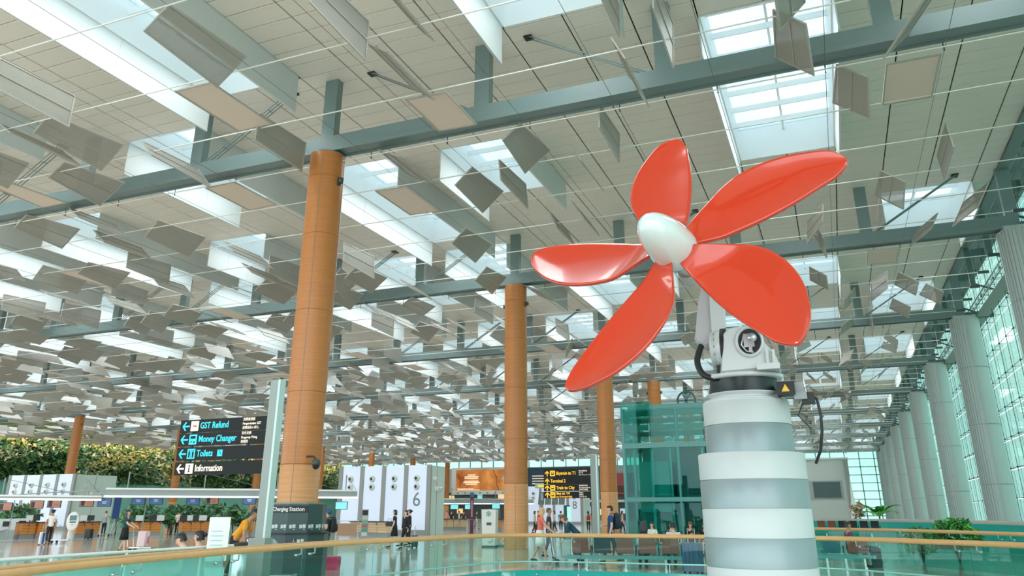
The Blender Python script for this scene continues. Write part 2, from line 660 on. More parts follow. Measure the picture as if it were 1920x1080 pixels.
# ---- glass wall on the right
RX = 9.7
CO_Y = [yb for yb in BEAMS if yb > 10]
ELL = [(1.0 * cos(a), sin(a)) for a in [2 * pi * k / 28 for k in range(28)]]
RCOL = mat('pale_column_cladding', (190, 202, 200), .35, .1)
rc = MB()
prof = [(1, -.9), (1, 12.35)]
rc.lathe(prof, 28, (0, 0, 0), 0, .78, .95)
rc.box(-.6, .6, -.6, .6, 12.3, 12.5)
shaft_me = rc.mesh('shaft', RCOL)
rb = MB()
for k in range(9):
    a = RAD(188 + 10 * k)
    x, y = .80 * cos(a), .97 * sin(a)
    rb.box(-.03, .018, -.022, .022, -.9, 12.3, M=Matrix.Translation((x, y, 0)) @ Matrix.Rotation(a, 4, 'Z'))
rib_me = rb.mesh('rib', mat('column_rib', (186, 197, 195), .4, .1))
jn = MB()
for z in (3.0, 6.2, 9.4):
    jn.lathe([(1.01, z), (1.01, z + .05)], 28, (0, 0, 0), 0, .78, .95)
jn_me = jn.mesh('joint_ring', GREYP)
ords = ['nearest', 'second', 'third', 'fourth', 'fifth', 'sixth', 'seventh', 'eighth', 'ninth', 'farthest']
for i, yb in enumerate(CO_Y):
    t = thing('facade_column', 'pale ribbed steel column by the right glass wall, %s from the camera' % ords[min(i, 9)], 'column', (8.1, yb, 0), 0, 'facade columns along the glass wall')
    link('shaft', shaft_me, t)
    link('fluting', rib_me, t)
    link('joint_ring', jn_me, t)
# panes, spider rods, mullion cables
ZG = [-.9 + 1.62 * k for k in range(11)]
pw = PITCH / 4
pane_me = MB().box(-.012, .012, .02, pw - .02, .02, 1.60).mesh('pane', WALLG)
bigpane_me = MB().box(-.012, .012, .02, PITCH - .02, .02, 1.60).mesh('pane', WALLG)
rod = MB()
for k in range(9):
    rod.tube([(0, PITCH * k / 8, 0), (-.45, PITCH * k / 8, .0)], .012, 5)
    rod.lathe([(0, -.05), (.05, -.03), (.05, .03), (0, .05)], 6, (-.42, PITCH * k / 8, 0))
rod.tube([(-.42, 0, 0), (-.42, PITCH, 0)], .013, 5)
rod_me = rod.mesh('spider_rod', DSTEEL)
mul = MB()
for k in range(16):
    mul.tube([(-.42 if k % 2 == 0 else -.1, PITCH * k / 16, -.9), (-.42 if k % 2 == 0 else -.1, PITCH * k / 16, 16.9)], .008 if k % 2 else .016, 5)
mul_me = mul.mesh('mullion_cable', DSTEEL)
top_me = MB().box(-.25, .1, 0, PITCH, 16.9, 17.4).mesh('head_beam', STEEL)
for i in range(-1, 10):
    yb = Y0B + PITCH * i
    wn += 1
    w = link('window_%d' % wn, top_me, None, (RX, yb, 0))
    tag(w, 'bay of the tall glass wall on the right', None, None, 'structure')
    for r in range(11):
        if 0 <= i < 5:
            for c in range(4):
                link('pane', pane_me, w, (0, pw * c, ZG[r]))
        else:
            link('pane', bigpane_me, w, (0, 0, ZG[r]))
        if r < 10: link('spider_rod', rod_me, w, (0, 0, ZG[r] + 1.62))
    link('mullion_cable', mul_me, w)
# roof edge over the glass wall
ed = MB()
ed.box(7.86, 8.3, -10, END_Y, 15.1, 16.6)
o = ed.build('trim_2', STEEL); tag(o, 'green grey roof edge girder', None, None, 'structure')
ed = MB()
for yb in CO_Y:
    for k in range(3):
        yy = yb + PITCH * k / 3
        ed.box(7.6, 9.9, yy - .14, yy + .14, 16.1, 16.6)
        ed.box(7.9, 8.15, yy - .12, yy + .12, 13.0, 16.3)
        ed.tube([(8.1, yy, 13.1), (9.6, yy, 12.4)], .05, 6)
    ed.box(7.7, 9.7, yb - .16, yb + .16, 12.4, 12.75)
o = ed.build('trim_3', mat('bracket_steel', (84, 108, 104), .45, .2)); tag(o, None, None, None, 'structure')
ed = MB()
for x in (8.55,):
    ed.tube([(x, 0, 12.6), (x, END_Y, 12.6)], .035, 6)
    ed.tube([(x, 0, 12.95), (x, END_Y, 12.95)], .035, 6)
y = 0
while y < END_Y:
    ed.tube([(8.55, y, 12.6), (8.55, y, 12.95)], .022, 5)
    ed.tube([(8.35, y + .5, 12.62), (8.8, y + .5, 12.62)], .018, 5)
    y += 1.05
ed.box(8.75, 9.45, -5, END_Y, 12.42, 12.50)
o = ed.build('trim_4', mat('truss_steel', (158, 172, 170), .45, .2)); tag(o, 'light lattice truss along the top of the glass wall', None, None, 'structure')
rb = MB()
rb.box(RX - .05, RX + 40, -60, 400, 16.95, 17.1)
# roof above the glass strip keeps the hall dark there
o = MB().box(7.86, RX + 1.2, -10, END_Y, 17.35, 17.5).build('ceiling_edge', GREYP); tag(o, None, None, None, 'structure')

# ---- end wall
ew = MB()
ew.box(HALL_X0, -88, END_Y, END_Y + .4, 0, 11.2)
ew.box(-88, -9, END_Y, END_Y + .4, 5.9, 11.2)
ew.box(-88, -9, END_Y, END_Y + .4, 0, .4)
ew.box(HALL_X0, 10, END_Y, END_Y + .4, 13.0, 17)
o = ew.build('wall_back', mat('end_wall', (176, 188, 186), .6)); tag(o, 'pale grey end wall of the hall', None, None, 'structure')
def grid_window(x0, x1, z0, z1, nx, nz, y):
    global wn
    wn += 1
    fm = MB()
    dx, dz = (x1 - x0) / nx, (z1 - z0) / nz
    for k in range(nx + 1):
        fm.box(x0 + dx * k - .09, x0 + dx * k + .09, y - .1, y + .1, z0, z1)
    for k in range(nz + 1):
        fm.box(x0, x1, y - .1, y + .1, z0 + dz * k - .07, z0 + dz * k + .07)
    w = fm.build('window_%d' % wn, mat('teal_frame', (96, 150, 148), .4))
    tag(w, None, None, None, 'structure')
    pm = MB().box(.09, dx - .09, -.01, .01, .07, dz - .07).mesh('pane', WALLG)
    for a in range(nx):
        for c in range(nz):
            link('pane', pm, w, (x0 + dx * a, y, z0 + dz * c))
grid_window(-116, -9, 11.2, 13.0, 36, 1, END_Y + .2)
grid_window(-9, 9.7, -.6, 13.0, 7, 9, END_Y + .2)

# ---- left wall: lower glass front and the planted wall above it
lw = MB()
lw.box(HALL_X0 - .4, HALL_X0, 40, END_Y, 6.2, 17)
o = lw.build('wall_left', mat('planting_wall', (46, 60, 36), .9)); tag(o, 'back of the planted wall on the left', None, None, 'structure')
lw = MB()
lw.box(HALL_X0 - .4, HALL_X0, 40, END_Y, 0, 6.2)
o = lw.build('wall_left_lower', mat('teal_shade', (120, 190, 182), .35)); tag(o, 'teal glazed shop front under the planted wall', None, None, 'structure')
# measured near panels: x, y, length, tilt in degrees, near width, far width
MEAS = [(-13.09,11.94,2.50,40,0.92,1.18), (-18.70,12.02,2.30,91,0.90,1.06), (-9.12,12.17,2.30,90,0.90,1.08), (-7.69,12.42,2.30,-48,0.90,0.51), (-3.33,13.66,2.30,89,0.90,0.87), (-21.40,14.24,2.31,-35,0.75,1.35), (-24.23,14.55,2.30,45,0.90,1.16), (-20.14,14.57,2.48,44,0.75,1.14), (-14.55,14.61,2.42,0,1.20,1.35), (-9.05,14.84,2.49,-35,0.75,0.62), (0.37,14.97,2.30,44,0.90,0.92), (-2.37,15.13,2.30,86,0.90,1.30), (-25.45,16.87,2.30,0,0.90,1.24), (-22.62,16.91,2.25,37,0.79,1.20), (-18.57,16.93,2.43,-49,0.75,1.12), (-14.45,16.94,2.30,87,0.90,1.06), (-3.63,16.96,2.28,-65,0.75,1.09), (-9.05,17.10,2.07,-1,1.24,1.29), (2.97,17.19,2.30,44,0.90,0.99), (0.31,17.20,2.23,-41,0.89,1.17), (-28.13,19.79,2.37,42,0.77,1.16), (-25.42,19.89,2.25,-38,0.77,1.12), (-18.49,19.92,2.19,2,1.52,1.35), (-11.80,19.94,2.36,-25,0.82,1.09), (-7.68,20.04,2.34,38,0.75,1.12), (-4.99,20.07,2.27,-93,0.75,1.05), (1.66,20.20,2.20,-38,0.87,1.11), (3.07,20.21,2.26,0,1.29,1.32), (-6.36,22.00,2.02,-58,0.75,1.35), (-26.79,22.35,2.50,-40,1.00,1.03), (-24.05,22.45,2.50,46,0.90,1.15), (-9.04,22.51,2.50,-85,0.81,1.05), (-10.37,22.53,2.50,42,0.87,1.15), (-13.20,22.55,2.47,-1,1.33,1.35), (-33.73,25.01,2.50,52,0.85,0.94), (-28.25,25.14,2.50,93,0.75,1.04), (-31.13,25.15,2.30,41,0.75,1.12), (4.41,25.25,2.48,-86,0.84,0.93), (-7.73,26.73,2.30,-59,0.90,0.57), (-8.94,27.48,2.37,-67,0.75,0.62), (-36.54,27.54,2.50,-23,0.75,1.16), (-18.62,27.77,2.50,-85,0.87,1.07), (-13.09,27.80,2.50,44,0.89,1.13), (-29.59,27.90,2.30,-43,0.90,1.16), (3.00,27.95,2.50,-39,0.92,1.16), (-32.55,28.05,2.30,-89,0.90,0.73), (-33.78,28.08,2.30,-18,0.90,1.30), (-34.79,29.85,2.30,-36,0.90,1.23), (-40.68,30.29,2.50,-42,1.03,1.17), (-19.95,30.42,2.50,39,0.91,1.16), (0.42,30.53,2.24,-98,0.75,0.96), (5.79,30.59,2.00,-121,1.15,1.11), (0.56,32.50,2.30,-71,0.90,1.11), (-33.53,32.70,2.25,47,0.93,1.08), (-14.45,32.87,2.33,46,0.83,1.17), (-22.77,32.90,2.30,46,0.90,1.12), (4.45,32.91,2.00,-119,0.75,0.74), (-18.61,33.06,2.30,-39,0.90,0.92), (3.06,36.01,2.32,-2,1.31,1.30), (-20.17,36.09,2.50,32,0.75,0.94), (-13.07,36.11,2.30,-24,0.90,0.91), (-17.22,38.38,2.50,-91,0.75,0.95), (0.36,38.59,2.50,-37,0.92,1.06), (3.12,41.13,2.30,-96,0.90,0.98), (4.38,41.20,2.47,-37,1.02,1.16), (-20.08,41.21,2.30,-36,0.90,1.15), (1.77,43.32,2.30,47,0.90,1.18), (5.73,43.76,2.50,-35,0.92,1.17), (4.39,46.43,2.45,-36,1.01,1.13)]
BLADE = [[0.256, 0.187, 0.101], [0.562, 0.442, 0.062], [0.737, 0.534, 0.076], [0.933, 0.588, 0.089], [1.186, 0.597, 0.09], [1.421, 0.55, 0.085], [1.644, 0.452, 0.077], [1.885, 0.275, 0.072], [1.968, 0.06, 0.03], [1.80, -0.055, 0.008], [1.587, -0.092, 0.004], [1.371, -0.118, -0.008], [1.15, -0.133, -0.017], [0.927, -0.135, -0.024], [0.706, -0.127, -0.024], [0.487, -0.113, -0.019], [0.26, -0.097, 0.037]]
# ---- planted wall: leaf clumps
def leafy(name, spots, size, m, parent=None, per=1, flat=.5, seed=1):
    """crowd of small folded leaves round the given spots: (x, y, z, spread)"""
    r = random.Random(seed)
    v, f, mi = [], [], []
    for (x, y, z, sp) in spots:
        for _ in range(per):
            c = Vector((x + r.gauss(0, sp), y + r.gauss(0, sp), z + r.gauss(0, sp)))
            s = size * r.uniform(.6, 1.4)
            a = Vector((r.uniform(-1, 1), r.uniform(-1, 1), r.uniform(-1, .6))).normalized()
            b_ = a.cross(Vector((r.uniform(-1, 1), r.uniform(-1, 1), r.uniform(-1, 1)))).normalized()
            n = a.cross(b_)
            o = len(v)
            v += [c - a * s, c + b_ * s * .45 + n * s * .15, c + a * s, c - b_ * s * .45 + n * s * .15, c]
            f += [(o, o + 1, o + 4), (o + 1, o + 2, o + 4), (o + 2, o + 3, o + 4), (o + 3, o, o + 4)]
            k = r.randrange(len(m))
            mi += [k] * 4
    me = bpy.data.meshes.new(name)
    me.from_pydata(v, [], f)
    for q in m: me.materials.append(q)
    me.polygons.foreach_set('material_index', mi)
    return link(name, me, parent)
LEAF = [mat('leaf_%s' % n, c, .5) for n, c in (('green', (98, 140, 78)), ('dark', (58, 100, 62)), ('yellow', (206, 194, 110)), ('pale', (216, 212, 170)), ('blue', (92, 148, 124)))]
spots = {0: [], 1: [], 2: []}
r = random.Random(3)
for _ in range(9000):
    y, z = r.uniform(62, 171), r.uniform(6.3, 13.2)
    n = sin(y * .33 + 1.3 * sin(z)) + .8 * sin(y * .11 + 2) + (z - 9.2) * .42
    k = 0 if n < -.35 else (2 if n > .9 else 1)
    spots[k].append((HALL_X0 + .25 + r.random() * .8, y, z, .18))
for k, (ms, nm) in enumerate([([LEAF[1], LEAF[1], LEAF[0]], 'dark'), ([LEAF[0], LEAF[3], LEAF[4]], 'mixed'), ([LEAF[3], LEAF[2], LEAF[0]], 'pale')]):
    o = leafy('climbing_leaves', spots[k], .42, ms, None, 2, seed=k)
    tag(o, '%s foliage of the planted wall at the far left' % {0: 'dark green', 1: 'mixed green', 2: 'pale yellow green'}[k], 'foliage', None, 'stuff')

gl = bpy.data.lights.new('planted_wall_fill', 'AREA')  # unseen lamp added to brighten the foliage of the planted wall
gl.shape = 'RECTANGLE'
gl.size, gl.size_y = 108, .6
gl.energy = 5200
gl.color = (1, .95, .82)
glo = link('planted_wall_fill', gl, None, (HALL_X0 + 5.5, 117, 13.6))
glo.rotation_euler = (RAD(0), RAD(-42), 0)
glo.rotation_euler = Matrix(((0, cos(RAD(50)), sin(RAD(50))), (1, 0, 0), (0, sin(RAD(50)), -cos(RAD(50))))).to_3x3().to_euler()
# ================================================================== REFLECTOR PANELS AND THEIR CABLES
ZR = 12.22
OFFS = [.05, 2.5, 5.3, 8.0, 10.65, 13.2]
ROWS = [7.75, 10.45, 13.2, 15.95] + [Y0B + PITCH * k + o for k in range(9) for o in OFFS]
XJ = [4.4 - 1.357 * j for j in range(-1, 86)]
def panel_meshes(wn_, wf, L):
    e = .035
    h = L / 2
    P = lambda t, u: ((wn_ + (wf - wn_) * (t + h) / L) * u, t, 0)
    fr = MB()
    for (t0, u0, t1, u1) in ((-h, -.5, h, -.5), (-h, .5, h, .5), (-h, -.455, -h, .455), (h, -.455, h, .455)):
        a, c = P(t0, u0), P(t1, u1)
        if t0 != t1:
            s = 1 if u0 < 0 else -1
            q = [a, (a[0] + s * .042, a[1], 0), (c[0] + s * .042, c[1], 0), c]
        else:
            s = 1 if t0 < 0 else -1
            q = [a, (a[0], a[1] + s * .042, 0), (c[0], c[1] + s * .042, 0), c]
        fr.add([(x, y, z - .02) for x, y, z in q] + [(x, y, z + .02) for x, y, z in q],
               [(0, 1, 2, 3), (7, 6, 5, 4), (0, 4, 5, 1), (1, 5, 6, 2), (2, 6, 7, 3), (3, 7, 4, 0)])
    sh = MB()
    q = [P(-h, -.48), P(-h, .48), P(h, .48), P(h, -.48)]
    sh.add([(x, y, -.004) for x, y, z in q] + [(x, y, .004) for x, y, z in q], [(3, 2, 1, 0), (4, 5, 6, 7)])
    sp = MB().box(-.012, .012, -h, h, -.025, .025)
    return fr, sh, sp
def two(wn_, wf, L):
    fr, sh, sp = panel_meshes(wn_, wf, L)
    solid = MB()
    for q in (sh,):
        solid.add(q.v, q.f, 0)
    return (fr.mesh('frame', PANELM), sh.mesh('reflector_panel', PERF), sp.mesh('spine', PANELM), sh.mesh('reflector_panel', LEVEL_LIT))
SETS = {}
def pset(a, b, L):
    key = (round(a * 8) / 8, round(b * 8) / 8, round(L * 4) / 4)
    if key not in SETS: SETS[key] = two(*key)
    return SETS[key]
def tilt_words(a):
    a = ((a + 90) % 180) - 90
    if abs(a) < 8: return 'lying level'
    if abs(a) > 72: return 'hanging upright'
    return 'right edge up' if a > 0 else 'left edge up'
def where(q):
    x, y = q[0], q[1]
    h = ('at the left border' if x < 130 else 'far left' if x < 300 else 'left' if x < 420 else 'close left of the thick column' if x < 600 else 'close right of the thick column' if x < 760 else 'centre left' if x < 860
         else 'around the middle column' if x < 1010 else 'left of the propeller' if x < 1150 else 'behind the propeller' if x < 1400 else 'right of the propeller' if x < 1600 else 'right' if x < 1720 else 'far right')
    v = ['top', 'second', 'third', 'fourth', 'fifth', 'sixth', 'lowest'][0 if y < 130 else 1 if y < 260 else 2 if y < 390 else 3 if y < 500 else 4 if y < 590 else 5 if y < 680 else 6]
    return '%s band, %s' % (v, h)
ALLP = []
for (x, y, L, a, w0, w1) in MEAS:
    ALLP.append((x, y, L, a, w0, w1))
rp_ = random.Random(11)
def taken(x, y):
    return any(abs(x - m[0]) < 1.1 and abs(y - m[1]) < 1.6 for m in MEAS)
for i in range(len(ROWS) - 1):
    ya, yb = ROWS[i], ROWS[i + 1]
    ym, L = (ya + yb) / 2, min(2.5, yb - ya - .15)
    for x in XJ:
        if x < -112: break
        if ym < 18.7: continue
        if ym < 24 and x > -29.5: continue
        if ym < 36 and x > -21: continue
        if ym < 43 and x > -15: continue
        if any(abs(x - cx_) < 1.5 and abs((ym - Y0B + 8.2) % PITCH - 8.2) < 2.0 for cx_ in (-14, -83.4)): continue
        if x > 3 and ym > 47 and rp_.random() < .3: continue
        if rp_.random() > .31 or taken(x, ym): continue
        a = rp_.choice([-37, -37, -42, 42, 42, 38, 0, -88, -88, -50, -24, 25, -120])
        ALLP.append((x, ym + rp_.uniform(-.08, .08), L, a + rp_.uniform(-4, 4), 1.3 if abs(a) < 5 else .88, 1.3 if abs(a) < 5 else 1.14))
scored = sorted(((hypot(p[0], p[1]) + (0 if in_view((p[0], p[1], ZR), 40) else 500), p) for p in ALLP), key=lambda q: q[0])
seen = {}
far = MB()
NUM = [w + ' ' if w else '' for w in ('', 'second', 'third', 'fourth', 'fifth', 'sixth', 'seventh', 'eighth', 'ninth', 'tenth', 'eleventh', 'twelfth', 'thirteenth', 'fourteenth', 'fifteenth', 'sixteenth', 'seventeenth', 'eighteenth', 'nineteenth', 'twentieth', 'twenty-first', 'twenty-second', 'twenty-third', 'twenty-fourth', 'twenty-fifth', 'twenty-sixth', 'twenty-seventh')]
for n, (d, (x, y, L, a, w0, w1)) in enumerate(scored):
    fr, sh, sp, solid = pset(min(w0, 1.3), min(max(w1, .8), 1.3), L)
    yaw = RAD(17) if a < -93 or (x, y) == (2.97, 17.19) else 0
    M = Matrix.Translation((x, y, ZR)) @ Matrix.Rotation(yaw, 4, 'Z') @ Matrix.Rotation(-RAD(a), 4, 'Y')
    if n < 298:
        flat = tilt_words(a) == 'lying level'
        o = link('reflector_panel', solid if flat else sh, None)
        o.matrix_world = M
        if n < 110:
            link('frame', fr, o)
            if not flat: link('spine', sp, o)
        q = project((x, y, ZR))
        key = (tilt_words(a), where(q))
        k = seen[key] = seen.get(key, 0) + 1
        tag(o, '%sgrey ceiling panel %s, %s' % ((NUM[k - 1] + 'nearest ') if k > 1 else '', key[0], key[1]), 'panel', 'reflector panels hung under the ceiling')
    else:
        me = sh
        vs = [M @ v.co for v in me.vertices]
        far.add(vs, [tuple(p.vertices) for p in me.polygons])
o = far.build('reflector_panels', PANELM)
tag(o, 'crowd of tiny grey ceiling panels in the farthest part of the hall', 'panel', None, 'stuff')
# rods across the hall and thin wires along it
rod_me2 = MB().tube([(-113, 0, 0), (7.4, 0, 0)], .019, 6).mesh('panel_rod', WROD)
lug = MB().box(7.35, 7.8, -.05, .05, -.06, .06).mesh('rod_end', DSTEEL)
for i, y in enumerate(ROWS):
    if y < 10: continue
    o = link('panel_rod', rod_me2, None, (0, y, ZR))
    link('rod_end', lug, o)
    if i < 16:
        tag(o, 'thin white rod carrying panels across the hall, %d from the front' % (i), 'rod', 'white rods under the ceiling')
        o['label'] = 'thin white rod spanning the hall, %s from the camera' % ['', 'nearest', 'second', 'third', 'fourth', 'fifth', 'sixth', 'seventh', 'eighth', 'ninth', 'tenth', 'eleventh', 'twelfth', 'thirteenth', 'fourteenth', 'fifteenth'][i]
    else:
        tag(o, 'thin white rod spanning the hall in the far field of panels', 'rod', 'far white rods')
wire_me = MB().tube([(0, 4, 0), (0, 166, 0)], .008, 4).mesh('panel_wire', WIRE)
k = 0
x = 3.75
while x > -60:
    o = link('panel_wire', wire_me, None, (x, 0, ZR + .03))
    tag(o, '%sthin steel wire along the hall, counted from the right glass wall' % (NUM[k] if k else 'first '), 'wire', 'steel wires along the hall')
    x -= 2.714
    k += 1
# vertical droppers where the rods hang from the beams
dm = MB()
dm.tube([(0, 0, -.25), (0, 0, .05)], .014, 5)
dm.lathe([(0, -.03), (.03, 0), (0, .03)], 6, (0, 0, -.25))
drop = dm.mesh('rod_dropper', DSTEEL)
for yb in BEAMS[1:4]:
    for k in range(14):
        o = link('rod_dropper', drop, None, (3.75 - 2.714 * k, yb + .27, 12.5))
        tag(o, 'short steel dropper under a roof beam holding the rod', 'bracket', 'rod droppers')

# ================================================================== WOODEN COLUMNS
def column_parts(detail):
    ps = []
    zs = [2.85, 4.85, 7.25, 9.65, 11.6, 12.42]
    ps.append(('lower_panel', MB().lathe([(.545, 0), (.555, .03), (.555, 2.83), (.545, 2.84)], 40).mesh('lower_panel', WOODL)))
    for a, c in zip(zs[:-1], zs[1:]):
        m = MB().lathe([(.55, a + .006), (.55, c - .008)], 48).lathe([(.54, a), (.55, a + .006)], 48).lathe([(.55, c - .008), (.54, c - .002)], 48)
        ps.append(('veneer_panel', m.mesh('veneer_panel', WOOD)))
    c = MB().lathe([(.55, 12.4), (.55, 12.44), (.3, 12.47), (0, 12.47)], 40)
    c.box(-.3, .3, -.26, .26, 12.44, 12.6)
    ps.append(('cap', c.mesh('cap', STEEL)))
    s = MB()
    for ang in (RAD(-72), RAD(18), RAD(108), RAD(198)):
        s.box(.546, .556, -.012, .012, .02, 12.4, M=Matrix.Rotation(ang, 4, 'Z'))
    ps.append(('seam', s.mesh('seam', mat('column_seam', (150, 120, 92), .4))))
    f = MB()
    for ang in (RAD(-10), RAD(170)):
        M = Matrix.Rotation(ang, 4, 'Z')
        f.box(.55, .62, -.05, .05, 11.3, 11.55, M=M)
        f.lathe([(0, 0), (.07, 0), (.085, .16), (0, .16)], 10, (0, 0, 0), M=M @ Matrix.Translation((.67, 0, 11.35)))
    ps.append(('spotlight', f.mesh('spotlight', DSTEEL)))
    return ps
CPARTS = column_parts(1)
CLAB = {(0, 0): 'thick wooden column left of the propeller, nearest of all', (0, 1): 'wooden column in the middle with the weighing scale at its foot', (0, 2): 'wooden column left of the glass lift shaft',
        (0, 3): 'wooden column whose top shows above the glass lift', (0, 4): 'wooden column half hidden behind the white pylon top', (1, 3): 'wooden column rising behind the leftmost check-in tower before the planted wall',
        (1, 4): 'wooden column behind the black direction sign', (1, 5): 'wooden column right behind the post of the black direction sign', (1, 6): 'wooden column just right of the nearest thick column, far behind',
        (1, 7): 'short wooden column top above the number 6 tower, left one', (1, 8): 'short wooden column top above the number 6 tower, right one'}
for g, x in enumerate((-14.0, -83.4)):
    for k in range(0, 10):
        if g == 1 and k < 3: continue
        if g == 0 and k > 6: continue
        lab = CLAB.get((g, k), 'far wooden column largely hidden behind nearer things')
        t = thing('wooden_column', lab, 'column', (x, Y0B + PITCH * k, 0), 0, 'wooden columns of the hall')
        for n_, me in CPARTS:
            link(n_, me, t)
# cctv on the nearest column
p = Vector((-13.52, 18.3, 2.92))
t = thing('dome_camera', 'black dome camera on a bracket at the right of the thick wooden column', 'camera', p)
m = MB().tube([(0, 0, .12), (.22, 0, .12), (.3, 0, .06)], .025, 8); m.build('bracket', BLACK, t)
m = MB().lathe([(0, .1), (.09, .09), (.12, .02), (.12, -.05), (.11, -.06)], 16, (.33, 0, -.05)); m.build('housing', mat('camera_grey', (60, 66, 68), .35), t)
m = MB().lathe([(.105, -.06), (.09, -.13), (.05, -.17), (0, -.18)], 16, (.33, 0, -.05)); m.build('dome', mat('smoked_dome', (12, 30, 32), .08), t)

# ================================================================== PROPELLER ON ITS ROBOT
RED = mat('red_gloss_paint', (194, 48, 8), .2, 0, .8)
EGG = mat('white_gloss_shell', (204, 219, 216), .15, 0, 1.0)
HUB = Vector((-1.317, 8.062, 4.284))
AXN = Vector((-.19, -.88, .44)).normalized()
def fan_frame():
    F_, R_ = Vector((-sin(YAW), cos(YAW), 0)), Vector((cos(YAW), sin(YAW), 0))
    a, b = .5943, .4602
    ax = cos(b) * (cos(a) * -F_ - sin(a) * R_) + sin(b) * Vector((0, 0, 1))
    e1 = Vector((0, 0, 1)).cross(ax).normalized()
    return ax, e1, ax.cross(e1)
AX, E1, E2 = fan_frame()
prop = thing('propeller', 'giant five bladed red propeller with a white nose cone on a robot arm', 'propeller', HUB)
NB = 9
OUTL = [Vector((.10, .075, .06))] + [Vector(p) for p in BLADE] + [Vector((.10, -.06, .02))]
def cr(P, u):
    n = len(P) - 1
    f = min(u * n, n - 1e-6)
    i = int(f)
    t = f - i
    p = [P[max(0, min(n, i + k))] for k in (-1, 0, 1, 2)]
    return .5 * ((2 * p[1]) + (p[2] - p[0]) * t + (2 * p[0] - 5 * p[1] + 4 * p[2] - p[3]) * t * t + (-p[0] + 3 * p[1] - 3 * p[2] + p[3]) * t ** 3)
UT = NB / (len(OUTL) - 1)
NU, NV = 44, 14
for i in range(5):
    th = 1.6475 - i * 2 * pi / 5
    er = cos(th) * E1 + sin(th) * E2
    et = -sin(th) * E1 + cos(th) * E2
    front, backv = [], []
    for a in range(NU + 1):
        u = 1 - (1 - a / NU) ** 2
        A, B = cr(OUTL, u * UT), cr(OUTL, 1 - u * (1 - UT))
        chord = (B - A).length
        for c in range(NV + 1):
            w = .5 - .5 * cos(pi * c / NV)
            q = A.lerp(B, w)
            camber = -.10 * chord * 4 * w * (1 - w) * min(1, .35 + u)
            th_ = .014 + .05 * chord * sqrt(max(0, w * (1 - w))) * (1.1 - u * .8)
            edge = 0 if c in (0, NV) else 1
            for s, lst in ((1, front), (-1, backv)):
                z = q.z + camber + s * (th_ * edge + .007)
                lst.append(er * q.x + et * q.y + AX * z)
    n1 = len(front)
    fs = []
    W_ = NV + 1
    for a in range(NU):
        for c in range(NV):
            k = a * W_ + c
            fs.append((k, k + 1, k + W_ + 1, k + W_))
            k += n1
            fs.append((k, k + W_, k + W_ + 1, k + 1))
        for c in (0, NV):
            k = a * W_ + c
            q = (k, k + W_, k + W_ + n1, k + n1)
            fs.append(q if c == 0 else q[::-1])
    m = MB().add(front + backv, fs, 0, True)
    m.build('blade', RED, prop)
# nose shell: egg on the axis
AXC = (AX - .17 * Vector((cos(YAW), sin(YAW), 0)) - .14 * Vector((0, 0, 1))).normalized()
C1_ = Vector((0, 0, 1)).cross(AXC).normalized()
C2_ = AXC.cross(C1_)
Mh = Matrix((C1_.to_4d(), C2_.to_4d(), AXC.to_4d(), (0, 0, 0, 1))).transposed()
for r_ in range(3): Mh[3][r_] = 0
Mh[0][3] = Mh[1][3] = Mh[2][3] = 0
Mh[3][3] = 1
pr = [(0, .66)]
for k in range(1, 15):
    t = k / 14
    pr.append((.255 * sin(t * pi / 2) ** .9, .08 + .58 * cos(t * pi / 2)))
pr += [(.255, .0), (.235, -.07), (.0, -.08)]
MB().lathe(pr, 36, M=Mh).build('nose_cone', EGG, prop)
MB().lathe([(.10, -.06), (.15, -.10), (.15, -.30), (.11, -.32), (.11, -.5), (0, -.5)], 24, M=Mh).build('hub', mat('hub_grey', (196, 200, 200), .4), prop)

# robot
RB = Vector((-.93, 9.86, 0))
RWHITE = mat('robot_grey_white', (205, 212, 212), .38, .1)
RGREY = mat('robot_arm_grey', (186, 186, 190), .5)
rob = thing('industrial_robot', 'pale grey industrial robot arm holding the red propeller', 'robot', RB + Vector((0, 0, 2.84)))
MB().lathe([(0, 0), (.47, 0), (.47, .03), (.40, .04), (.40, .07), (.46, .09), (.46, .1)], 40).build('base_plate', RWHITE, rob)
MB().lathe([(.43, .09), (.425, .12), (.395, .25), (.40, .27), (.40, .28)], 40).build('slewing_ring', mat('robot_black', (30, 42, 44), .35), rob)
MB().lathe([(0, .27), (.45, .27), (.47, .29), (.46, .32), (.2, .34), (0, .34)], 40, sx=1.0).build('turntable', RWHITE, rob)
# shoulder casting: profile seen from the side, thick along the view
m = MB()
def casting(poly, y0, y1, bev=.05):
    mm = MB()
    n = len(poly)
    cx_ = sum(p[0] for p in poly) / n; cz_ = sum(p[1] for p in poly) / n
    rings = []
    for y, s in ((y0, .9), (y0 + bev, 1), (y1 - bev, 1), (y1, .9)):
        rings.append([(cx_ + (x - cx_) * s, y, cz_ + (z - cz_) * s) for x, z in poly])
    v = [p for R_ in rings for p in R_]
    f = [tuple(range(n)), tuple(range(3 * n, 4 * n))[::-1]]
    for k in range(3):
        for q in range(n):
            f.append((k * n + q, (k + 1) * n + q, (k + 1) * n + (q + 1) % n, k * n + (q + 1) % n))
    return mm.add(v, f, 0)
sh = [(-.22, .38), (-.20, .52), (-.17, .70), (-.15, .86), (-.08, .93), (.06, .95), (.18, .93), (.27, .80), (.36, .68), (.44, .55), (.46, .40)]
casting(sh, -.42, -.02, .06).build('shoulder_casting', RWHITE, rob)
casting([(-.05, .38), (.0, .56), (.3, .6), (.44, .5), (.44, .38)], -.02, .35, .05).build('motor_block', RWHITE, rob)
MB().lathe([(.165, -.02), (.165, .03), (.14, .04), (.13, .01), (0, .0)], 28, M=Matrix.Translation((.16, -.42, .74)) @ Matrix.Rotation(pi / 2, 4, 'X') @ Matrix.Scale(1.15, 4, (0, 1, 0))).build('joint_rim', RWHITE, rob)
